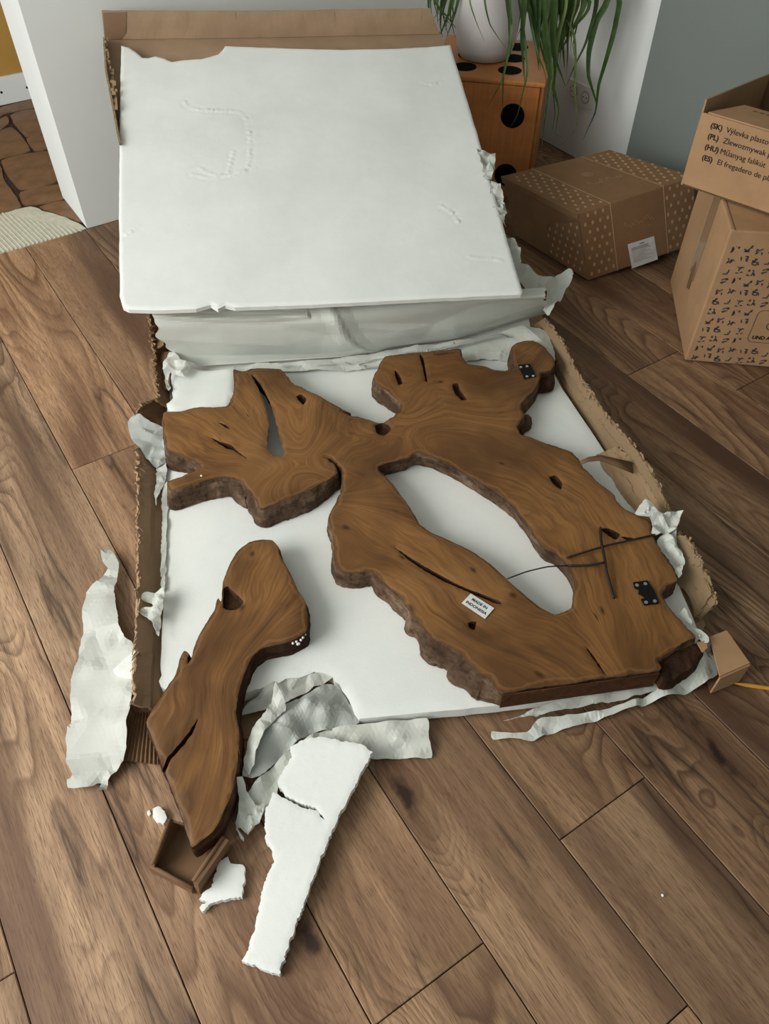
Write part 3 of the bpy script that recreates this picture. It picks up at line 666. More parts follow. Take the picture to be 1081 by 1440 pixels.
def wood_piece(root, name, outline, holes, pockets, zf, thick, paths, zmid, top_mat, seed, flare, side_mat, step=.011):
    ra = .0030 if seed == 2 else .0013
    ol = rough(rough(dense(ccw(outline), .006), ra, 34, seed), ra*.35, 150, seed+4)
    hl = [rough(dense(ccw(h), .008), .0012, 40, seed+1) for h in holes]; pk = [rough(dense(ccw(p), .004), .0012, 90, seed+i) for i, p in enumerate(pockets)]
    P, top, T, sv, sf, bot = slab(WF, ol, thick, hl + pk, step, zf, seed, 6, None, .003)
    g = grain_attr(P, paths, zmid); g[:, 2] = seg_dist(P, [ol] + hl)
    n1 = len(top); V = np.vstack([top, bot]); hd = seg_dist(P, hl) if hl else np.ones(len(P)); Fc = [tuple(t) for t in T] + [tuple(n1+i for i in t[::-1]) for t in T if hd[list(t)].min() > .014]
    o = mesh(name, V, Fc, top_mat, root, attrs={'grain': np.vstack([g, g])})
    o.data.polygons.foreach_set('use_smooth', np.ones(len(Fc), bool))
    # live edge as a part of its own
    loops = [ol] + [ccw(h)[::-1] for h in hl]; sv = []; sf = []; R = 7
    for li, q in enumerate(loops):
        n = len(q); b0 = len(sv); t = np.roll(q, -1, 0)-np.roll(q, 1, 0); t /= np.linalg.norm(t, axis=1)[:, None]+1e-9; nr = np.stack([t[:, 1], -t[:, 0]], 1); base = zf(q)
        for r in range(R+1):
            f = r/R; off = np.array([flare(f, x, y, li) for x, y in q]); q2 = q + nr*off[:, None]; sv += np.column_stack([q2, base - .0025 - f*(thick-.004)]).tolist()
        for r in range(R):
            for i in range(n): j = (i+1) % n; sf.append((b0+(r+1)*n+i, b0+(r+1)*n+j, b0+r*n+j, b0+r*n+i))
    e = mesh('live_edge', sv, sf, side_mat, o, smooth=True); tag(e, 'rough dark bark edge')
    # cracks and knots: recessed pockets with dark floors
    for p in pk:
        n = len(p); base = zf(p); c = p.mean(0); inn = c + (p-c)*.8; dp = .016
        V = np.vstack([np.column_stack([p, base-.0025]), np.column_stack([inn, base-dp])]); Fc = [(i, (i+1) % n, n+(i+1) % n, n+i) for i in range(n)]
        tris = geometry.tessellate_polygon([[Vector((x, y, 0)) for x, y in inn]]); Fc += [tuple(n+i for i in t) for t in tris]
        mesh('crack', V, Fc, BARK_D, o)
    return o
Z1 = .106
w2 = lambda pts, z=Z1: np.array([at(u, v, z)[:2] for u, v in pts])
C5 = lambda p: crop(140, 420, 3.003, p)
C6 = lambda p: crop(480, 440, 3.003, p)
C7 = lambda p: crop(720, 620, 2.994, p)
C8 = lambda p: crop(440, 640, 3.003, p)
outer = C5([(565,295),(600,303),(622,300),(640,294),(700,290),(765,293),(785,320),(820,355),(880,385),(940,415),(1000,450),(1060,480)])
outer += C6([(0,412),(45,432),(90,440),(140,456),(175,461),(215,437),(245,405),(250,392),(240,370),(205,335),(165,308),(138,285),(140,262),(152,232),(165,200),(185,182),(250,172),(330,165),(400,158),(450,153),(505,150),(508,185),(530,213),(600,223),(650,240),(690,242),(735,228),(738,216),(722,185),(718,145),(745,122),(810,114),(860,143),(890,182),(900,213),(882,238),(845,250),(832,290),(815,322),(780,358),(756,382),(768,430),(742,478),(760,510),(830,535),(900,560),(960,580),(1000,610)])
outer += C7([(300,108),(340,150),(385,190),(430,225),(445,255),(480,288),(530,310),(575,335),(592,378),(610,430),(650,490),(682,530),(695,585),(672,598),(645,608),(632,640),(650,690),(700,740),(755,805),(770,822),(740,838),(690,868),(640,900),(613,922),(622,962)])
outer += [(848, 953), (775, 964)]
outer += C8([(797,1003),(775,985),(740,942),(710,925),(680,898),(640,865),(620,838),(560,798),(520,785),(498,765),(460,725),(440,695),(430,685),(405,645),(370,600),(330,560),(280,520),(245,490),(200,492),(150,492),(105,478),(90,420),(85,340),(66,262),(76,232),(96,190),(112,164),(122,150)])
outer += C5([(1028,760),(1022,715),(1000,690),(975,672),(945,664),(970,682),(992,700),(1004,733)])
outer += C5([(965,762),(900,798),(800,845),(730,865),(690,885),(672,880),(655,845),(640,815),(618,800),(600,770),(560,752),(500,752),(420,770),(330,800),(295,806),(286,790),(290,768),(350,744),(400,728),(428,712),(420,695),(370,675),(320,650),(285,635),(275,580),(265,520),(270,478),(330,476),(400,459),(450,455),(530,455),(545,440),(565,400),(570,350),(563,310)])
hole = C6([(155,645),(200,630),(280,610),(312,590),(370,600),(430,625),(490,655),(560,698),(640,748),(720,808),(780,880),(820,948),(860,995)])
hole += C7([(180,468),(215,500),(248,548),(262,600),(256,660),(250,700),(228,713),(180,729),(120,700),(60,652),(0,600)])
hole += C8([(780,485),(740,450),(690,415),(640,388),(560,350),(500,325),(450,290),(438,268),(405,215),(370,165),(345,130),(310,90),(280,64)])
slit = C5([(640,318),(664,340),(692,380),(716,430),(736,492),(752,550),(762,600),(781,646),(768,660),(735,658),(708,630),(710,580),(715,530),(708,480),(692,425),(668,372)])
pockets = [C5([(465,583),(510,603),(555,616),(578,640),(622,672),(598,660),(562,636),(535,630),(500,608)]),
           C6([(332,170),(346,190),(364,288),(356,286),(342,225),(330,180)]), C6([(225,238),(247,262),(257,293),(242,300),(228,270)]), C6([(468,298),(490,296),(502,325),(529,362),(505,364),(478,335)]),
           C6([(142,472),(170,462),(200,472),(208,492),(182,514),(150,506)]), C6([(878,690),(905,684),(932,714),(927,742),(897,720)]),
           C8([(345,388),(432,443),(540,506),(640,556),(770,606),(798,624),(765,620),(640,568),(535,520),(425,455)]), C7([(376,368),(410,366),(452,390),(438,412),(405,396)]), C7([(460,400),(510,408),(480,414)]),
           C7([(313,868),(345,905),(398,988),(378,966),(335,905)]), C5([(830,410),(850,402),(872,420),(860,445),(842,430)]), C8([(655,705),(690,700),(680,735),(660,725)]), C5([(500,520),(530,530),(552,548),(530,540)])]
PANEL = empty('teak_root_slab', at(600, 800, BZ), 'large branching teak root panel with two joined legs lying in the carton', 'wood panel')
gp = [[(462, 720), (560, 775), (680, 870), (800, 930), (880, 985)], [(540, 600), (680, 625), (800, 690), (880, 790), (905, 960)], [(225, 590), (330, 640), (440, 650), (560, 610)], [(560, 600), (610, 545), (690, 560), (790, 495)], [(345, 510), (390, 590), (440, 690)]]
zf1 = lambda P: Z1 + .0015*np.array([noise.noise(Vector((x*5, y*5, 3))) for x, y in np.asarray(P)])
ex = [(*at(u, v, Z1)[:2], r_, add) for u, v, r_, add in ((420, 695, .09, .030), (360, 705, .05, .02), (470, 790, .06, .012), (560, 840, .09, .030), (600, 890, .09, .034), (660, 935, .10, .038), (532, 525, .05, .02), (250, 625, .06, .02), (300, 690, .08, .02))]
sawn_line = (at(705, 974, Z1)[:2], at(928, 943, Z1)[:2])
face = wood_piece(PANEL, 'panel_wood', w2(outer), [w2(hole), w2(slit)], [w2(p) for p in pockets], zf1, .060, gp, Z1, TEAK, 2, bark_flare(.007, 4, ex, sawn_line), BARK)
# lower bark parts: thick rough root arm at the left, hollow at the front right corner, sliver under the burl
def lump(name, pts, thick, mat, parent, seed, zt, amp=.010):
    ol = rough(dense(ccw(np.array([at(u, v, zt)[:2] for u, v in pts])), .009), .003, 40, seed)
    return plate_obj(name, WF, ol, thick, mat, parent, step=.010, zf=lambda P: zt + amp*np.array([noise.noise(Vector((x*26, y*26, seed))) + .5*noise.noise(Vector((x*60, y*60, seed))) for x, y in np.asarray(P)]), side_rows=3, flare=lambda f, x, y, li: .006*f, chamfer=.006)
lump('root_arm', C5([(440,715),(545,745),(600,770),(622,805),(610,830),(545,782),(500,785),(420,802),(330,832),(292,838),(284,805),(290,770),(350,745)]), .045, BARK, PANEL, 6, .094, .006)
lump('bark_hollow', [(926, 928), (945, 915), (968, 903), (984, 905), (990, 915), (975, 935), (955, 950), (932, 957)], .035, BARK_D, PANEL, 7, .084, .012)
lump('bark_shelf', C6([(745,470),(765,440),(768,425),(790,425),(805,435),(790,460),(760,485)]), .03, BARK, PANEL, 8, .08, .004)
lump('burl_foot', C6([(838,258),(880,245),(898,235),(895,290),(865,302),(835,300)]), .03, BARK_D, PANEL, 9, .085, .004)
se0, se1 = at(706, 974.5, Z1), at(927, 943.5, Z1); sd_ = unit(np.cross(se1-se0, UP))
b = MB(); b.plate([se0 + sd_*.002 - UP*.004, se0 + sd_*.002 - UP*.058, se1 + sd_*.002 - UP*.058, se1 + sd_*.002 - UP*.004], sd_, .002); tag(b.build('sawn_end', RED_EDGE, PANEL), 'straight sawn brown front end')
# black hanger plates
for k, (c, half, rows) in enumerate([((783, 248), [(-38,-28),(18,-32),(38,22),(-12,28)], 2), ((562, 640), None, 2)]):
    if k == 0: q = [at(*p, Z1+.0015) for p in C6([(746,222),(795,218),(821,270),(772,280)])]; sc_ = C6([(757,230),(783,226),(783,269),(809,267)])
    else: q = [at(*p, Z1+.0015) for p in C7([(508,598),(568,590),(600,640),(617,686),(556,694),(542,668),(560,664),(548,655),(530,645),(532,628),(515,622)])]; sc_ = C7([(525,608),(560,602),(563,680),(600,675)])
    b = MB(); n = len(q); b.add(q + [p + UP*.003 for p in q], [tuple(range(n, 2*n))] + [(i, (i+1) % n, n+(i+1) % n, n+i) for i in range(n)])
    if np.cross(q[1]-q[0], q[2]-q[1])[2] < 0: b.F = [f[::-1] for f in b.F]
    hp = b.build('hanger_plate', BLACKM, PANEL); tag(hp, 'black metal hanger plate')
    for u, v in sc_:
        b = MB(); b.disc(at(u, v, Z1+.0045), np.array([.0042, 0, 0]), np.array([0, .0042, 0]), UP, .0015, 12); b.build('screw', STEEL, hp)
# sticker
S8 = lambda x, y: at(620 + x/10.81, 820 + y/10.81, Z1+.0022)
q = [S8(312, 305), S8(450, 160), S8(808, 382), S8(668, 545)]
b = MB(); b.add(q + [p + UP*.0006 for p in q], [(4,5,6,7), (0,1,5,4), (1,2,6,5), (2,3,7,6), (3,0,4,7)]); 
st = b.build('sticker', LABEL, PANEL); st['label'] = 'white origin sticker'
e1 = unit(q[2]-q[1]); e2 = np.cross(UP, e1); Ls = np.linalg.norm(q[2]-q[1]); Hs = np.linalg.norm(q[1]-q[0]); cs = sum(q)/4
text_mesh('lettering', 'MADE IN', Hs*.30, cs + e2*Hs*.10, e1, e2, INK, st, .0002, align='CENTER')
text_mesh('lettering', 'INDONESIA', Hs*.30, cs - e2*Hs*.30, e1, e2, INK, st, .0002, align='CENTER')
# black string tied round the right leg
STR = empty('black_strap', at(850, 775, Z1), 'thin black strap tied and crossed over the right teak leg', 'strap')
def string(pts, r=.0028): b = MB(); b.tube(dense(pts, .01, False), r, 6); b.build('strap_length', STRAP, STR, smooth=True)
zz = Z1 + .004
string([at(*C7([(228,492)])[0], zz), at(*C7([(300,470)])[0], zz+.006), at(*C7([(400,440)])[0], zz+.006), at(*C7([(500,418)])[0], zz+.004), at(*C7([(600,395)])[0], zz)])
string([at(*C7([(372,366)])[0], zz), at(*C7([(374,420)])[0], zz+.008), at(*C7([(388,490)])[0], zz+.010), at(*C7([(400,560)])[0], zz+.006), at(*C7([(428,662)])[0], zz)], .0035)
string([at(*C7([(235,526)])[0], zz-.002), at(*C7([(320,524)])[0], zz+.004), at(*C7([(388,512)])[0], zz+.010)], .0032)
string([at(713, 814, Z1+.002), at(740, 804, Z1+.012), at(770, 797, Z1+.012), at(798.5, 795.5, zz)], .0018)

CS = lambda p: crop(80, 740, 2.845, p)
CT2 = lambda p: crop(180, 1000, 2.845, p)
br = CS([(815,50),(860,55),(885,80),(890,108),(930,180),(960,248),(993,300),(1000,350),(1001,405),(985,430),(930,458),(870,474),(820,488),(782,518),(757,568),(742,610),(722,680),(716,740),(729,850),(728,930)])
br += CT2([(443,150),(438,210),(422,295),(398,365),(368,432),(340,478),(300,512),(254,544),(240,510),(222,455),(188,350),(150,250),(128,205)])
br += CS([(412,940),(385,860),(356,782),(380,730),(420,670),(468,602),(482,560),(490,530),(508,496),(526,508),(522,545),(538,522),(556,460),(582,408),(630,332),(638,292),(646,284),(656,300),(660,250),(664,222),(680,170),(720,100),(770,60)])
brp = [CS([(664,250),(682,238),(700,255),(738,288),(745,305),(728,325),(698,334),(664,322)]), CS([(420,972),(440,925),(480,880),(528,820),(562,770),(540,828),(495,886),(455,930),(430,985)]), CS([(520,515),(528,530),(522,548)])]
ytop, ytip = at(370, 760, .108)[1], at(270, 1195, .085)[1]
def zb(P): P = np.asarray(P); return .082 + (.110-.082)*np.clip((P[:, 1]-ytip)/(ytop-ytip), -.1, 1.1)
def wv(pts):
    out = []
    for u, v in pts:
        z = .1
        for _ in range(4): p = at(u, v, z); z = float(zb(np.array([p[:2]]))[0])
        out.append(p[:2])
    return np.array(out)
BR = empty('teak_branch', at(300, 1000, .02), 'single loose teak branch slab with a cracked pointed lower end', 'wood slab')
wood_piece(BR, 'branch_wood', wv(br), [], [wv(p) for p in brp], zb, .058, [[(380, 755), (340, 860), (290, 960), (300, 1050), (270, 1210)], [(440, 880), (350, 960), (345, 1080), (300, 1190)]], .1, TEAK2, 5, bark_flare(.006, 8), BARK_D)

# ------------------------------------------------------------------ packing paper
def zlist(p, z): return [(u, v, z) for u, v in p]
# thick folded roll of paper across the rear of the carton, under the propped foam sheet
ROWS = [(217, [424, 418, 412, 405], (.27, .26, .24)), (216, [440, 433, 423, 417], (.268, .26, .235)), (219, [458, 450, 434, 421], (.245, .237, .212)), (224, [476, 468, 448, 427], (.195, .19, .178)),
        (236, [492, 485, 463, 433], (.14, .14, .14)), (258, [506, 497, 474, 439], (.095, .09, .105)), (282, [515, 501, 479, 442], (.066, .064, .08))]
NU = 120; G = []
rowsV = []
for ri, (uL, vv, zs) in enumerate(ROWS):
    line = []
    for i in range(NU+1):
        u = uL + (768-uL)*i/NU; v = np.interp(u, [uL, 480, 640, 768], vv); z = np.interp(u, [uL, 480, 768], zs); line.append(at(u, v, z))
    rowsV.append(line)
rowsV = np.array(rowsV); K = 36; V = []
uvp = np.array([(i/NU*1.25*.55, k/K*.32*1.5) for k in range(K+1) for i in range(NU+1)])
fz = facets(uvp, dense(np.array([(-.01, -.01), (.70, -.01), (.70, .49), (-.01, .49)]), .13, True, False), .115, .007, 9, 4)
for k in range(K+1):
    t = k/K*(len(ROWS)-1); a = min(int(t), len(ROWS)-2); f = t-a
    for i in range(NU+1):
        p0, p1, p2, p3 = rowsV[max(a-1, 0)][i], rowsV[a][i], rowsV[a+1][i], rowsV[min(a+2, len(ROWS)-1)][i]
        p = .5*((2*p1)+(p2-p0)*f+(2*p0-5*p1+4*p2-p3)*f*f+(3*p1-p0-3*p2+p3)*f**3)
        x = i/NU*1.25; y = k/K*.32
        cr = fz[k*(NU+1)+i] + .003*crumple(x*.6, y, 2, 9)
        d = abs((x-.56) - y*.25); cr += .010*max(0, 1-d/.05) - .010*min(1, max(0, (x-.56-y*.25+.012)/.024))
        cr += .012*max(0, 1-abs(y-.06-.03*math.sin(x*5))/.02) * (1 if x < .5 else 0)
        p = p + np.array([.02*noise.noise(Vector((y*30, x, 3)))*(1 if i in (0, NU) else 0), -cr, cr*.5]); V.append(p)
n_ = NU+1; Fc = [(k*n_+i, (k+1)*n_+i, (k+1)*n_+i+1, k*n_+i+1) for k in range(K) for i in range(NU)]
o = mesh('paper_roll', V, Fc, PAPER, smooth=False); md = o.modifiers.new('thickness', 'SOLIDIFY'); md.thickness = .001
tag(o, 'wide roll of folded grey-white packing paper below the propped foam sheet', 'packing paper')
def P_(name, label, pts, mat=PAPER, **k): return tag(paper(name, pts, mat, **k), label, 'packing paper')
P_('packing_paper', 'flat layers of pale paper tucked behind the upper edge of the teak panel', [(330,512,.062),(430,506,.068),(560,490,.07),(640,479,.07),(735,458,.085),(766,462,.085),(778,488,.075),(776,512,.066),(700,505,.056),(640,508,.054),(520,520,.054),(420,524,.054),(340,524,.054)], amp=.008, sc=10, seed=3)
P_('packing_paper', 'second thin paper layer showing along the roll right of the slit', [(395,514,.064),(480,508,.075),(600,490,.08),(700,470,.09),(720,476,.075),(600,497,.068),(500,512,.06),(420,520,.058)], PAPER_G, amp=.005, sc=14, seed=6)
P_('packing_paper', 'bunched paper flap sticking out right from under the propped foam sheet', [(722,372,.20),(742,374,.21),(768,382,.20),(799,378,.20),(806,388,.19),(796,408,.17),(783,428,.15),(771,441,.13),(765,430,.14),(768,415,.16),(744,404,.18),(722,395,.19)], amp=.016, sc=15, seed=5, tear=.004)
P_('packing_paper', 'upper ragged paper scrap poking out beside the foam sheet near the wooden die', [(668,213,.45),(682,214,.46),(696,217,.46),(695,234,.45),(689,251,.44),(680,250,.43)], PAPER_C, amp=.012, sc=20, seed=7, tear=.005)
P_('packing_paper', 'middle ragged paper scrap poking out beside the foam sheet near the mailer box', [(690,256,.42),(700,258,.42),(712,290,.39),(709,304,.38),(713,312,.37),(700,316,.36),(690,285,.39)], PAPER_C, amp=.012, sc=20, seed=8, tear=.006)
P_('packing_paper', 'lowest ragged paper scrap beside the foam sheet above the bunched flap', [(706,330,.34),(722,333,.34),(730,348,.32),(733,366,.30),(728,374,.29),(714,350,.32)], PAPER_C, amp=.010, sc=20, seed=9, tear=.005)
lp_ = CS([(180,105),(200,92),(230,110),(248,150),(245,210),(232,260),(240,340),(250,400),(270,440),(308,475),(300,640),(285,770),(262,930),(215,1000),(195,1050),(165,1065),(175,1030),(130,1050),(50,1050),(45,1020),(65,1000),(35,930),(40,800),(55,780),(55,610),(85,530),(100,420),(120,270),(165,230),(185,190),(205,170),(185,140)])
lz = [.02,.02,.02,.02,.022,.025,.03,.035,.04,.05,.055,.05,.035,.02,.012,.01,.014,.012,.008,.008,.012,.010,.012,.014,.014,.014,.016,.018,.02,.02,.02,.02]
P_('packing_paper', 'long torn paper sheet lying on the planks left of the carton', [(u, v, z) for (u, v), z in zip(lp_, lz)], PAPER_C, inner=[(140, 930, .022), (125, 1000, .02), (150, 850, .03), (165, 900, .018)], amp=.0085, sc=6, seed=11, step=.009, tear=.0025)
# crumpled heap in front of the carton
C3 = lambda p: crop(330, 920, 2.772, p)
P_('packing_paper', 'cream paper strip curling under the torn front edge of the base foam', [(u, v, z) for (u, v), z in zip(C3([(22,245),(50,190),(150,112),(330,68),(385,92),(310,132),(200,192),(130,215),(60,238)]), [.03,.035,.04,.04,.035,.03,.03,.025,.025])], PAPER_C, amp=.006, sc=12, seed=12)
P_('packing_paper', 'broad grey fold of crumpled paper in front of the base foam', [(u, v, z) for (u, v), z in zip(C3([(120,262),(180,205),(250,170),(330,130),(372,118),(405,130),(440,180),(488,262),(400,290),(300,315),(190,395),(100,475),(30,480),(45,380),(70,310)]), [.06,.065,.06,.055,.05,.045,.04,.038,.035,.03,.04,.05,.05,.055,.06])], PAPER_G, inner=[(430, 985, .075), (400, 1010, .075), (455, 1000, .06)], amp=.007, sc=5, seed=13, step=.009)
P_('packing_paper', 'smooth folded paper strip running right in front of the base foam', [(u, v, z) for (u, v), z in zip(C3([(90,480),(190,392),(295,312),(420,275),(600,258),(748,246),(758,330),(766,405),(640,409),(540,411),(430,365),(330,345),(240,420),(175,500),(160,560),(100,640),(52,702),(8,655),(35,560)]), [.055,.05,.045,.04,.036,.034,.02,.006,.004,.006,.02,.03,.03,.03,.025,.02,.012,.02,.04])], PAPER, inner=[(500, 1045, .034), (560, 1035, .03), (560, 1055, .012)], amp=.0028, sc=5.5, seed=14, step=.009, tear=.0012)
P_('packing_paper', 'upright cream paper fold beside the cracked end of the teak branch', [(u, v, z) for (u, v), z in zip(C3([(162,118),(188,165),(194,212),(140,262),(95,350),(62,470),(36,470),(40,400),(70,290),(128,215)]), [.095,.10,.085,.08,.075,.06,.055,.06,.07,.08])], PAPER_C, amp=.010, sc=10, seed=15, step=.008)
P_('packing_paper', 'small pleated paper end curling up left of the cracked foam strip', [(u, v, z) for (u, v), z in zip(CT2([(437,270),(455,265),(485,335),(520,370),(545,360),(540,410),(500,470),(478,490),(460,465),(440,470),(465,525),(435,480),(425,440),(440,400)]), [.07,.07,.06,.05,.045,.04,.025,.02,.02,.02,.01,.02,.03,.05])], PAPER, amp=.010, sc=18, seed=16, step=.007)
P_('packing_paper', 'thin paper edge peeking out under the front foam beside the sawn leg', [(540,1004,.02),(620,999,.018),(680,992,.02),(712,990,.02),(703,998,.012),(640,1006,.008),(600,1009,.008)], PAPER_G, amp=.003, sc=12, seed=17)
# front right strips
C7f = lambda p: crop(640, 900, 2.451, p)
P_('packing_paper', 'long white paper band sweeping round the front right corner of the panel', [(u, v, z) for (u, v), z in zip(C7f([(125,313),(190,318),(250,314),(268,292),(300,265),(480,242),(620,203),(710,158),(800,85),(850,30),(872,-8),(882,40),(905,118),(800,185),(650,226),(480,282),(330,322),(262,350),(200,340),(130,345)]), [.010,.012,.012,.018,.020,.022,.026,.034,.055,.07,.07,.05,.03,.008,.006,.005,.005,.006,.008,.006])], PAPER, inner=[(760, 1025, .014), (850, 1003, .016)], amp=.003, sc=7, seed=18, step=.009, tear=.0015)
P_('packing_paper', 'greenish upper paper layer directly below the sawn front end', [(u, v, z) for (u, v), z in zip(C7f([(165,282),(230,258),(270,235),(345,210),(500,182),(640,152),(722,135),(702,168),(560,208),(420,232),(280,262),(230,268)]), [.026,.03,.032,.034,.036,.036,.036,.034,.032,.03,.026,.022])], PAPER_C, amp=.003, sc=7, seed=19)
# scraps along the carton walls
CR = lambda p: crop(800, 620, 3.847, p)
P_('packing_paper', 'jagged white paper scrap draped over the right carton wall', zlist(CR([(358,388),(410,325),(460,362),(466,402),(540,400),(616,368),(600,420),(572,480),(450,505),(456,450),(430,425)]), .108), PAPER, inner=[(918, 735, .12), (940, 738, .10)], amp=.012, sc=20, seed=21, step=.007)
P_('packing_paper', 'lower white paper scrap hanging along the right leg edge', zlist(CR([(475,545),(520,492),(577,478),(592,560),(632,640),(612,690),(592,742),(545,620)]), .098), PAPER, inner=[(948, 790, .085)], amp=.010, sc=18, seed=22, step=.007)
P_('packing_paper', 'short white paper shred by the hollow front right corner', [(u, v, .088) for u, v in crop(860, 820, 4.891, [(458,212),(500,160),(525,220),(560,300),(615,330),(668,380),(660,420),(620,395),(575,345),(510,255)])], PAPER, amp=.006, sc=20, seed=23, step=.007)
CL = lambda p: crop(160, 460, 5.536, p)
P_('packing_paper', 'rounded grey paper flap bent over the left carton wall', [(u, v, z) for (u, v), z in zip(CL([(105,730),(150,680),(200,675),(260,720),(300,752),(385,775),(402,850),(415,960),(410,1045),(332,1085),(260,1030),(200,930),(130,850)]), [.095,.10,.10,.095,.09,.085,.08,.075,.06,.06,.075,.09,.095])], PAPER_G, amp=.005, sc=8, seed=24, tear=.001)
P_('packing_paper', 'narrow white paper strip below the grey flap on the left', [(u, v, .058) for u, v in CL([(335,1052),(402,1042),(412,1120),(395,1200),(350,1300),(332,1385),(318,1360),(328,1180)])], PAPER, amp=.005, sc=20, seed=25)
P_('packing_paper', 'tattered white paper tongue over the left carton wall below the middle', [(u, v, .078) for u, v in CS([(335,292),(350,266),(390,262),(424,246),(427,300),(415,350),(408,440),(380,380),(322,346),(330,328),(385,325),(380,305)])], PAPER, amp=.006, sc=20, seed=26, step=.007)
P_('packing_paper', 'curled white paper shred at the rear left carton corner', [(u, v, z) for (u, v), z in zip(CL([(430,190),(475,205),(520,240),(560,270),(592,305),(560,345),(550,375),(490,365),(440,342),(420,400),(438,480),(430,505),(405,470),(388,340),(385,270)]), [.12,.12,.118,.115,.11,.11,.108,.11,.11,.10,.09,.085,.09,.11,.118])], PAPER, amp=.006, sc=20, seed=27, step=.007)
P_('packing_paper', 'thin paper sliver between carton wall and foam at the left', [(u, v, .052) for u, v in [(228, 690), (236, 680), (234, 760), (231, 830), (226, 830), (227, 760)]], PAPER, amp=.003, sc=20, seed=28)

# ------------------------------------------------------------------ broken foam on the floor
def foam_piece(name, label, px, z, thick, seed, zf=None, tear=.0026, step=.007):
    ol = rough(rough(dense(ccw(np.array([at(u, v, z)[:2] for u, v in px])), .0035, smooth=False), tear, 70, seed), tear*.5, 260, seed+1)
    return tag(plate_obj(name, WF, ol, thick, FOAM, step=step, zf=zf or (lambda P: z + .0015*np.array([noise.noise(Vector((x*20, y*20, seed))) + .3*noise.noise(Vector((x*150, y*150, seed))) for x, y in np.asarray(P)])), chamfer=.0012), label, 'foam piece')
strip = CT2([(690,140),(735,122),(790,120),(850,135),(910,142),(950,160),(978,180),(900,320),(830,450),(720,720),(650,900),(600,1045),(570,1035),(510,1010),(455,990),(500,880),(530,740),(555,660),(585,600),(575,560),(550,510),(548,470),(555,400),(582,336),(612,352),(640,368),(700,392),(755,404),(768,420),(786,441),(762,402),(748,394),(705,380),(650,356),(625,332),(606,318),(600,300),(605,280),(640,230),(655,200),(650,160)])
ys0, ys1 = at(360, 1365, .02)[1], at(500, 1050, .05)[1]
foam_piece('cracked_foam_strip', 'long white foam strip with a dark crack lying at the front', strip, .035, .020, 31, zf=lambda P: .022 + .034*np.clip((np.asarray(P)[:, 1]-ys0)/(ys1-ys0), 0, 1) + .0006*np.array([noise.noise(Vector((x*160, y*160, 2))) for x, y in np.asarray(P)]))
foam_piece('foam_shard', 'small white foam shard beside the little cardboard corner', CT2([(400,575),(410,605),(465,615),(470,640),(455,745),(400,750),(330,770),(297,797),(283,785),(320,760),(280,755),(300,725),(330,700),(360,610)]), .018, .016, 32)
foam_piece('foam_corner', 'white foam triangle poking out from under the left carton wall', CS([(222,575),(265,533),(318,485),(318,612),(260,595)]), .055, .018, 33, tear=.0008)
foam_piece('foam_crumb', 'larger white foam crumb left of the cardboard corner', CT2([(98,390),(120,383),(145,400),(153,425),(140,452),(118,445),(100,425)]), .014, .0125, 34)
foam_piece('foam_crumb', 'tiny white foam crumb left of the larger crumb', CT2([(76,400),(84,394),(90,405),(84,418),(76,412)]), .007, .006, 35, tear=.0005, step=.004)
beads = [((930, 1259), 0), ((238, 846), 1), ((420, 898), 2)]
def bead(u, v, z, r, label):
    b = MB(); c = at(u, v, z); k = 8
    for lat in range(5):
        a = math.pi*(lat/4 - .5); b.V += [tuple(c + r*np.array([math.cos(a)*math.cos(2*math.pi*j/k), math.cos(a)*math.sin(2*math.pi*j/k), math.sin(a)])) for j in range(k)]
    b.F = [(l*k+j, l*k+(j+1) % k, (l+1)*k+(j+1) % k, (l+1)*k+j) for l in range(4) for j in range(k)]
    tag(b.build('foam_bead', FOAM, smooth=True), label, 'foam bead')
bead(931.5, 1259, .0035, .003, 'lone white foam bead on the bare planks at the lower right')
bead(983, 894, .092, .003, 'white foam bead on the hollow front right corner of the panel')
bead(283, 669, .113, .003, 'white foam bead on the left root arm')
for i, (u, v) in enumerate(CS([(944,468),(958,462),(968,470),(976,455),(984,445),(992,432),(963,472)])):
    bead(u, v, .090, .0032, 'white foam beads stuck to the bark edge of the loose branch')
for o in [o for o in COL.objects if o.name.startswith('foam_bead') and 'stuck' in o.get('label', '')]: o['group'] = 'beads stuck on the branch bark'

# ------------------------------------------------------------------ cardboard corner pieces
def panel(root, name, quad, t, mat, nrm=None):
    q = [np.asarray(p) for p in quad]; n = unit(np.cross(q[1]-q[0], q[2]-q[0])) if nrm is None else nrm
    b = MB(); b.plate(q, n, t); return b.build(name, mat, root)
A_, B_, C_, D_ = at(215, 1222, .003), at(274, 1253, .003), at(316, 1192, .003), at(252, 1160, .003)
CP = empty('cardboard_corner', (A_+B_+C_+D_)/4, 'small brown cardboard corner tray under the branch tip', 'cardboard corner')
h = .050
panel(CP, 'tray_floor', [A_, B_, C_, D_], .004, KRAFT_D, UP)
panel(CP, 'tray_wall', [A_, D_, at(240, 1152, h), at(214, 1215, h) + UP*0], .005, KRAFT_D)
panel(CP, 'tray_wall', [B_, C_, C_ + UP*h + DN*.006, B_ + UP*h + DN*.006], .012, KRAFT_D)
panel(CP, 'tray_lip', [A_ + UP*.0, B_, B_ + UP*.018, A_ + UP*.018], .006, KRAFT_D)
wn = unit(np.cross(C_-B_, UP)); 
for q_ in ([C_ + UP*h + DN*.006, (B_+C_)/2 + UP*h*1.02 + DN*.006, B_ + UP*h*.96 + DN*.006], [B_ + UP*.020, (A_+B_)/2 + UP*.017, A_ + UP*.020], [at(214, 1215, h), at(227, 1183, h), at(240, 1152, h)]):
    b = MB(); b.tube(q_, .0042, 8); b.build('folded_edge', KRAFT_D, CP, smooth=True)
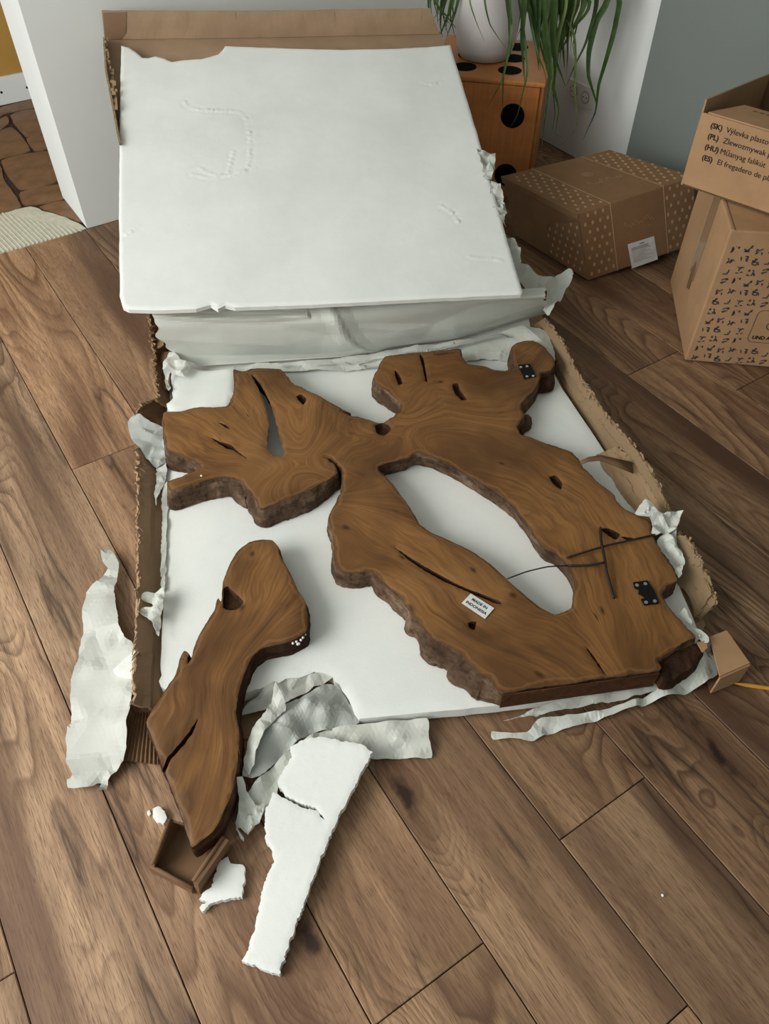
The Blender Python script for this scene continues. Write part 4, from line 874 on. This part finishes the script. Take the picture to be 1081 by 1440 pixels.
panel(CP, 'tray_wall', [D_, D_ + (C_-D_)*.3, D_ + (C_-D_)*.3 + UP*h*.8, at(240, 1152, h)], .004, KRAFT_D)

t0, t1, t2, t3 = at(997, 896.6, .075), at(1020.5, 887.5, .075), at(1053, 933.5, .070), at(1011, 952, .070)
CQ = empty('cardboard_corner_sleeve', (t0+t1+t2+t3)/4*np.array([1,1,0]), 'folded tan cardboard sleeve at the front right corner of the carton', 'cardboard corner')
panel(CQ, 'sleeve_top', [t0, t3, t2, t1], .004, KRAFT_B, UP)
g2, g3 = t2*np.array([1,1,0]) + UP*.004 - np.array([.004, .004, 0]), t3*np.array([1,1,0]) + UP*.004
g1, g0 = t1*np.array([1,1,0]) + UP*.004, t0*np.array([1,1,0]) + UP*.004
panel(CQ, 'sleeve_front', [t3, g3, g2, t2], .004, KRAFT_B); panel(CQ, 'sleeve_side', [t2, g2, g1, t1], .004, KRAFT_B); panel(CQ, 'sleeve_bottom', [g0, g3, g2, g1], .003, KRAFT_D, UP)
panel(CQ, 'inner_tab', [at(979, 904, .085), at(992, 902, .085), at(994, 912, .085), at(987, 918, .085)], .003, KRAFT_B, UP)

# yellow stick at the right edge
b = MB(); p0, p1 = at(1030, 960.5, .004), at(1130, 975, .004)
b.tube([p0, p0*.8+p1*.2, p1], .0046, 8, taper=lambda t: .25 if t == 0 else 1.0); tag(b.build('wooden_stick', PENCIL), 'thin yellow wooden stick on the floor at the right edge', 'stick')

# ------------------------------------------------------------------ wooden die stool
S = .45; DR = np.array([.976, -.216, 0]); DR = unit(DR); DB = np.array([-DR[1], DR[0], 0]); FR = at(768, 117, S)*np.array([1, 1, 0])
DIEO = empty('wooden_die', FR - DR*S/2 + DB*S/2, 'large varnished wooden die with black pips carrying the plant pot', 'stool')
def bevel_box(name, O, a, b_, c, mat, parent, bw=.006):
    a, b_, c = (np.asarray(x, float) for x in (a, b_, c)); bm = MB(); bm.box(O, a, b_, c); o = bm.build(name, mat, parent)
    m = o.modifiers.new('bevel', 'BEVEL'); m.width = bw; m.segments = 3; return o
FLc = FR - DR*S
bevel_box('die_body', FLc + DR*.004 + DB*.012, DR*(S-.008), DB*(S-.02), UP*(S-.02), DIE, DIEO, .004)
bevel_box('top_board', FLc + UP*(S-.02), DR*S, DB*S, UP*.02, DIE, DIEO, .007)
bevel_box('front_board', FLc + DR*.002, DR*(S-.022), DB*.012, UP*(S-.0205), DIE, DIEO, .002)
for x in (.148, .323):
    for y in (.098, .228, .358):
        b = MB(); b.disc(FR - DR*x + DB*y + UP*(S+.0002), DR*.046, DB*.046, UP, .0006, 28); b.build('pip', BLACK, DIEO)
for x in (.111, .339):
    for z in (.323, .09):
        b = MB(); b.disc(FR - DR*x + UP*z - DB*.0003, DR*.046, UP*.046, -DB, .0006, 28); b.build('pip', BLACK, DIEO)

# ------------------------------------------------------------------ potted plant with long hanging leaves
pc = at(681, 78, S); pc = pc + np.array([0, .0, 0])
PLANT = empty('potted_plant', pc, 'long-leaved green plant in a white pot standing on the wooden die', 'plant')
prof = [(.085, .0), (.100, .004), (.112, .04), (.121, .09), (.127, .15), (.126, .21), (.120, .25), (.116, .262), (.108, .262), (.106, .24), (.0, .235)]
K = 40; V = []
for r, z in prof: V += [pc + np.array([r*math.cos(2*math.pi*j/K), r*math.sin(2*math.pi*j/K), z+.0008]) for j in range(K)]
Fc = [(i*K+j, i*K+(j+1) % K, (i+1)*K+(j+1) % K, (i+1)*K+j) for i in range(len(prof)-2) for j in range(K)] + [tuple(range(K))[::-1]]
mesh('pot', V, Fc, CERAMIC, PLANT, smooth=True)
b = MB(); b.disc(pc + UP*.243, np.array([.106, 0, 0]), np.array([0, .106, 0]), UP, .004, 30); b.build('soil', SOIL, PLANT)
crown = pc + UP*.25
def leaf(px, Y, w, mat, Y1=None, k=None):
    Y1 = Y if Y1 is None else Y1; n = len(px)
    pts = [hit(u, v, (0, Y + (Y1-Y)*i/max(1, n-1), 0), np.array([0, 1.0, 0])) for i, (u, v) in enumerate(px)]
    s = pts[0]; mid = (crown + s)/2 + UP*(.10 + .06*rnd.random()); base = crown + (s-crown)*np.array([.12, .12, 0]) + np.array([rnd.uniform(-.02, .02), rnd.uniform(-.02, .02), 0])
    C = dense([base, mid] + pts, .018, False); n = len(C); V = []
    for i, p in enumerate(C):
        t = C[min(i+1, n-1)] - C[max(i-1, 0)]; t = unit(t); f = i/(n-1); ww = w*(.75 if f < .1 else 1)*min(1, (1-f)*2.6+.06)
        side = np.cross(t, unit(np.array([.25*math.sin(3*f + w*900), -1, .2]))); side = unit(side); nr = np.cross(side, t)
        V += [p - side*ww/2 + nr*ww*.16, p, p + side*ww/2 + nr*ww*.16]
    # keep leaves clear of pot, die and wall
    V = np.array(V)
    nn = V@DN; V -= np.outer(np.maximum(0, nn - (WALL_N-.012)), DN); dd_ = V@DD; V -= np.outer(np.maximum(0, dd_-(WALL_D-.012)), DD)
    rr = np.linalg.norm(V[:, :2]-pc[:2], axis=1); m = (rr < .134) & (V[:, 2] < pc[2]+.25)
    for i in np.where(m)[0]: V[i, :2] = pc[:2] + (V[i, :2]-pc[:2])/max(rr[i], 1e-3)*.136
    mesh('leaf', V, [(3*i+a, 3*i+a+1, 3*i+a+4, 3*i+a+3) for i in range(n-1) for a in (0, 1)], mat, PLANT, smooth=True)
CPq = lambda p: crop(560, 0, 3.18, p)
YF = 3.11
LV = [([(490,-30),(500,200),(470,330),(465,520)], 3.06, .012), ([(560,-30),(552,180),(565,370)], 3.10, .020), ([(385,-20),(410,110),(480,215)], 3.12, .009), ([(318,-20),(345,90),(385,185)], 3.12, .008),
      ([(505,120),(470,340),(395,485)], 3.05, .010), ([(640,-30),(662,150),(680,330),(640,640)], 3.10, .014), ([(690,-30),(690,150),(700,300),(690,430)], 3.12, .026), ([(720,-30),(742,120),(690,290)], 3.2, .024),
      ([(840,-30),(770,150),(700,262)], 3.22, .022), ([(855,10),(780,130),(735,215)], 3.2, .018), ([(885,-30),(842,180),(790,290),(750,385)], 3.25, .016), ([(935,-30),(882,100),(852,230),(850,340),(885,460),(880,515)], 3.25, .022),
      ([(978,-40),(970,110),(930,260),(895,380),(880,500),(825,625)], 3.25, .018), ([(775,130),(792,240),(788,400),(796,570),(715,658)], 3.18, .008), ([(690,230),(730,340),(755,410)], 3.15, .016), ([(615,215),(650,310),(672,405)], 3.08, .008),
      ([(578,290),(555,420),(530,520),(493,578)], 3.05, .009), ([(275,-20),(240,100),(215,165)], 3.36, .014), ([(240,-20),(210,140)], 3.4, .012), ([(155,-20),(230,90),(265,135)], 3.38, .010),
      ([(148,-20),(150,70)], 3.45, .012), ([(200,-20),(188,120),(200,170)], 3.42, .014), ([(180,-20),(176,110)], 3.45, .012), ([(660,-30),(670,140),(690,260)], 3.16, .024), ([(705,-30),(700,110),(720,240)], 3.2, .028),
      ([(760,-30),(735,120),(700,230),(690,330)], 3.2, .024), ([(600,-30),(615,80),(600,180)], 3.14, .018), ([(585,-30),(560,90),(520,190)], 3.12, .012), ([(800,-30),(760,110),(715,215),(700,330),(695,450)], 3.22, .022),
      ([(670,-30),(650,130),(668,300),(715,480),(700,600)], 3.14, .016), ([(820,-30),(800,100),(780,200),(790,265)], 3.3, .012), ([(625,-30),(640,90),(620,185)], 3.18, .016), ([(535,-30),(545,60),(530,150)], 3.12, .014), ([(750,-20),(720,150),(690,320),(650,560),(640,690)], 3.14, .010),
      ([(255,-20),(225,60),(190,150),(185,185)], 3.4, .014), ([(165,-20),(195,60),(240,120)], 3.38, .010), ([(680,350),(700,500),(690,590),(740,620)], 3.15, .006), ([(480,-25),(488,60),(500,140)], 3.10, .014), ([(735,-25),(728,90),(695,200),(680,260)], 3.16, .026), ([(700,-25),(675,120),(680,230)], 3.13, .022)]
rl_ = random.Random(21)
for k in range(26):
    x0 = rl_.uniform(560, 800); y1 = rl_.uniform(90, 330); bend = rl_.uniform(-40, 40)
    LV.append(([(x0, -35), (x0*.7 + 690*.3 + bend*.5, y1*.5), (x0*.5 + 690*.5 + bend, y1)], rl_.uniform(3.14, 3.3), rl_.uniform(.010, .024)))
for k in range(8):
    x0 = rl_.uniform(140, 290); LV.append(([(x0, -30), (x0 + rl_.uniform(-25, 15), 60), (x0 + rl_.uniform(-50, 20), rl_.uniform(80, 170))], rl_.uniform(3.36, 3.46), rl_.uniform(.008, .014)))
for i, (p, Y, w) in enumerate(LV): leaf(CPq(p), Y, w*1.05, LEAF2 if i % 5 == 3 else LEAF)

# ------------------------------------------------------------------ patterned mailer box
m0, m3 = at(826.5, 395, .003), at(813.5, 300.5, .235); dv = m3 - m0
TFR, TBL, TBR = at(976, 247.5, .288), at(706, 247, .218), at(857, 210, .268)
TF = m3
BFR = TFR - dv; BBL = TBL - dv; BBR = TBR - dv
for p in (BFR, BBL, BBR): p[2] = max(p[2], .003)
MAIL = empty('mailer_box', (m0+BFR+BBL+BBR)/4*np.array([1,1,0]), 'closed brown mailer box with pale dot pattern beside the wooden die', 'box')
b = MB(); b.hexa([m0, BFR, BBR, BBL], [TF, TFR, TBR, TBL]); body = b.build('box_body', KRAFT_P, MAIL); md = body.modifiers.new('bevel', 'BEVEL'); md.width = .004; md.segments = 2
class Face:
    def __init__(s, p00, p10, p11, p01): s.p = [np.asarray(x) for x in (p00, p10, p11, p01)]; s.n = unit(np.cross(s.p[1]-s.p[0], s.p[3]-s.p[0])); s.e1 = unit(s.p[1]-s.p[0]); s.e2 = unit(np.cross(s.n, s.e1)); s.W = np.linalg.norm(s.p[1]-s.p[0]); s.H = np.linalg.norm(s.p[3]-s.p[0])
    def at(s, a, b_, off=.0): p = s.p; return (p[0]*(1-a)+p[1]*a)*(1-b_) + (p[3]*(1-a)+p[2]*a)*b_ + s.n*off
    def poly(s, mb, pts, off, t): q = [s.at(x, y, off) for x, y in pts]; n = len(q); mb.add(q + [p + s.n*t for p in q], [tuple(range(n, 2*n))] + [(i, (i+1) % n, n+(i+1) % n, n+i) for i in range(n)])
    def line(s, mb, pts, w, off): 
        q = [s.at(x, y, off) for x, y in pts]
        for a, b_ in zip(q[:-1], q[1:]):
            if np.linalg.norm(b_-a) < 1e-6: continue
            d = unit(b_-a); sd = np.cross(s.n, d)*w/2; mb.add([a-sd, b_-sd, b_+sd, a+sd, a-sd+s.n*.0003, b_-sd+s.n*.0003, b_+sd+s.n*.0003, a+sd+s.n*.0003], [(4,5,6,7), (0,1,5,4), (1,2,6,5), (2,3,7,6), (3,0,4,7)])
FRT, TOPF, LFT = Face(m0, BFR, TFR, TF), Face(TF, TFR, TBR, TBL), Face(BBL, m0, TF, TBL)
dots = MB()
def dotgrid(face, s0, s1, t0_, t1_, sp, off=.0008, cond=None):
    ny = int((t1_-t0_)*face.H/sp); nx = int((s1-s0)*face.W/sp)
    for j in range(ny+1):
        for i in range(nx+1):
            x = s0 + (i + (.5 if j % 2 else 0) + .3)*sp/face.W; y = t0_ + (j+.5)*sp/face.H
            if x > s1-.01 or y > t1_-.01 or (cond and not cond(x, y)): continue
            dots.disc(face.at(x, y, off), face.e1*.0052, face.e2*.0074, face.n, .0003, 8)
for f in (FRT, TOPF): dotgrid(f, .02, .26, .03, .98, .030); dotgrid(f, .73, .99, .03, .98, .030)
fl = [(1.0, .04), (.62, .06), (.53, .16), (.50, .34), (.53, .52), (.60, .64), (.72, .72), (.86, .80), (1.0, .90)]
b = MB(); LFT.poly(b, [(x*.998, y) for x, y in fl][::-1] if False else [(x, y) for x, y in fl][::-1], .0015, .004); b.F[0:0] = []
tf_ = b.build('tuck_flap', KRAFT_P, MAIL)
dotgrid(LFT, .53, 1.0, .08, .86, .030, .0062, lambda x, y: inside([(x, y)], fl)[0])
tag(dots.build('dot_print', PALE, MAIL), kind='stuff')
b = MB(); LFT.poly(b, [(.0, .90), (.93, .90), (1.0, .93), (1.0, 1.0), (0, 1.0)], .001, .006); b.build('lid_edge', KRAFT_P, MAIL)
b = MB()
for f in (FRT, TOPF):
    for s in (.265, .725): f.line(b, [(s, .0), (s, 1.0)], .0035, .0008)
b.build('stripe_print', PALE, MAIL)
b = MB()
def squiggle(face, x0, x1, y, amp, n, seed, w=.0016):
    r = random.Random(seed); pts = [(x0 + (x1-x0)*i/n, y + (x1-x0)*0 + amp*(r.choice((-1, .9, .4, -.5)) if i % 2 else r.uniform(-.3, .3))) for i in range(n+1)]
    q = dense(np.array(pts), .008, False); face.line(b, [tuple(p) for p in q], w, .0008)
squiggle(FRT, .36, .63, .62, .055, 22, 3); squiggle(FRT, .55, .64, .52, .02, 8, 5, .001); squiggle(TOPF, .38, .66, .42, .045, 20, 7); 
for r_ in (.018, .012): 
    q = [(.50 + r_/TOPF.W*math.cos(a), .60 + r_/TOPF.H*math.sin(a)) for a in np.linspace(0, 2*math.pi, 18)]; TOPF.line(b, q, .002, .0008)
for k in range(3): TOPF.line(b, [(.485+.012*k, .58), (.49+.012*k, .63)], .002, .0008)
tag(b.build('script_print', mat_simple('faint_print', srgb(168, 136, 102), .7, .2), MAIL), kind='stuff')
b = MB(); lq = [hit(u, v, FRT.p[0], FRT.n) for u, v in ((882, 343.5), (919, 332), (924.5, 364.5), (888, 377.5))][::-1]
b.add([p + FRT.n*.001 for p in lq] + [p + FRT.n*.0016 for p in lq], [(4,5,6,7), (0,1,5,4), (1,2,6,5), (2,3,7,6), (3,0,4,7)]); lab = b.build('address_label', LABEL, MAIL)
LQ = Face(*lq); b = MB()
for k in range(10):
    y = .78 - k*.062; LQ.line(b, [(.1, y), (.55 + .35*((k*7) % 5)/5 if k > 1 else .75, y)], .0013 if k > 1 else .0028, .0018)
LQ.line(b, [(.42, .88), (.6, .88)], .004, .0018); b.build('label_lines', LABEL_INK, lab)

# ------------------------------------------------------------------ icon-printed carton and the open carton on top
a0, a1 = at(962, 507, .002), at(941.5, 396, .002); bx = unit(a1-a0); ax = np.array([bx[1], -bx[0], 0]); W2, H2, D2 = .42, .455, np.linalg.norm(a1-a0)
ICON = empty('icon_box', a0 + ax*W2/2 + bx*D2/2, 'tall brown carton printed with rows of small icons at the right edge', 'box')
bevel_box('box_body', a0, ax*W2, bx*D2, UP*H2, KRAFT_B, ICON, .006)
FF = Face(a0, a0+ax*W2, a0+ax*W2+UP*H2, a0+UP*H2); LL = Face(a1, a0, a0+UP*H2, a1+UP*H2); TT = Face(a0+UP*H2, a0+ax*W2+UP*H2, a0+ax*W2+bx*D2+UP*H2, a1+UP*H2)
b = MB(); ri = random.Random(12); q_ = hit(1049, 480, a0, -bx) - a0; bu, bv = float(q_@ax), float(q_[2])
GL = []
for g in range(10):
    st_ = []
    for k in range(ri.choice((3, 4, 4, 5))):
        x, y = ri.uniform(-1, 1), ri.uniform(-1, 1); pts = [(x, y)]
        for m in range(ri.choice((1, 2, 3))): x, y = max(-1, min(1, x + ri.uniform(-1.3, 1.3))), max(-1, min(1, y + ri.uniform(-1.3, 1.3))); pts.append((x, y))
        st_.append(pts)
    GL.append(st_)
sp = .0345; nx = int(W2/sp); ny = int((H2-.03)/sp)
for j in range(ny):
    for i in range(nx):
        cx, cy = .030 + i*sp, .018 + j*sp + (.006 if i % 2 else 0)
        if bu-.008 < cx < bu+.205 and bv-.008 < cy < bv+.125: continue
        for s_ in GL[(i*3 + j) % 10]: FF.line(b, [((cx + p[0]*.0100)/W2, (cy + p[1]*.0100)/H2) for p in s_], .0036, .0008)
tag(b.build('icon_print', INK_B, ICON), kind='stuff')
b = MB(); rr = []; q_ = hit(1049, 480, a0, -bx) - a0; bu, bv = float(q_@ax), float(q_[2])
for cx, cy, a_ in ((bu+.18, bv+.10, 0), (bu+.015, bv+.10, 90), (bu+.015, bv+.015, 180), (bu+.18, bv+.015, 270)): rr += [((cx + .015*math.cos(math.radians(a_+k*30)))/W2, (cy + .015*math.sin(math.radians(a_+k*30)))/H2) for k in range(4)]
FF.line(b, rr + rr[:1], .0016, .0008); FF.line(b, [((bu+.062 + .022*math.cos(a))/W2, (bv+.062 + .016*math.sin(a))/H2) for a in np.linspace(.9, 5.4, 16)], .003, .0008); b.build('badge_outline', INK_B, ICON)
text_mesh('badge_lettering', 'UND ALLES', .017, FF.at((bu+.012)/W2, (bv+.012)/H2), FF.e1, FF.e2, INK, ICON, .0006)
b = MB(); LL.poly(b, [(.44, .38), (.60, .38), (.60, .998), (.44, .998)], .0006, .0008); b.build('tape', TAPE, ICON)
b = MB(); TT.line(b, [(.0, .52), (1, .52)], .004, .0004); TT.line(b, [(.03, .0), (.03, 1.0)], .003, .0004); b.build('flap_seam', KRAFT_D, ICON)
b = MB(); LL.poly(b, [(.50, .27), (.57, .30), (.565, .47), (.52, .50), (.48, .40)], .0016, .0006); b.build('torn_tape_hole', KRAFT_D, ICON)

o0 = at(959, 260, .462); o1 = at(1081, 302, .462); ox = unit(o1-o0); oy = np.array([-ox[1], ox[0], 0]); WO, DO = .46, .47
HO = hit(987, 158, o0, oy)[2] - .462
SINK = empty('open_box', o0 + ox*WO/2 + oy*DO/2, 'open tan carton with black multilingual lettering standing on the icon carton', 'box')
T_ = .005
panel(SINK, 'front_panel', [o0, o0+ox*WO, o0+ox*WO+UP*HO, o0+UP*HO], T_, KRAFT_B, oy)
panel(SINK, 'side_panel', [o0 - ox*T_, o0 - ox*T_ + oy*DO, o0 - ox*T_ + oy*DO + UP*(HO-.02), o0 - ox*T_ + UP*(HO+.035)], T_, KRAFT_B, ox)
panel(SINK, 'side_panel', [o0 + ox*(WO-T_), o0 + ox*(WO-T_) + oy*DO, o0 + ox*(WO-T_) + oy*DO + UP*HO, o0 + ox*(WO-T_) + UP*HO], T_, KRAFT_B, ox)
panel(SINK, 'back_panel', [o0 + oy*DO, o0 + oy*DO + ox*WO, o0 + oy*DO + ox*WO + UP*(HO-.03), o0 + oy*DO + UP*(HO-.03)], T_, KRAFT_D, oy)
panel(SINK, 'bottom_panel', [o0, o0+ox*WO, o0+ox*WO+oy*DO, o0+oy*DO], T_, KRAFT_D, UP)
f0, f1 = o0 + UP*HO + oy*T_ + ox*.012, o0 + ox*(WO-.012) + UP*HO + oy*T_
flp = panel(SINK, 'folded_in_flap', [f0, f1, f1 + oy*.13 - UP*.006, f0 + oy*.13 - UP*.006 + ox*.05], .004, KRAFT_B)
FFo = Face(o0, o0+ox*WO, o0+ox*WO+UP*HO, o0+UP*HO); FFo.n = -oy
def pos_on(u, v): return hit(u, v, o0 - oy*.0002, oy)
ls = []
for (u, v), tagt, body_ in [((999.6, 174.5), '(SK)', 'Výlevka plastová univerzálna'), ((995.5, 189.5), '(PL)', 'Zlewozmywak plastikowy'), ((991.5, 204.5), '(HU)', 'Műanyag falikút'), ((987.5, 219.5), '(ES)', 'El fregadero de plástico')]:
    p = pos_on(u, v) - UP*.009; sz = .0215
    text_mesh('lettering', tagt, sz*.95, p, ox, UP, INK, SINK, .0005); text_mesh('lettering', body_, sz, p + ox*.047, ox, UP, INK, SINK, .0)
b = MB(); q = Face(f0, f1, f1 + oy*.13 - UP*.006, f0 + oy*.13 - UP*.006)
for k in range(9): q.line(b, [(.2+.045*k, .78), (.23+.045*k, .78)], .008, .0046)
b.build('flap_print', KRAFT_D, flp)
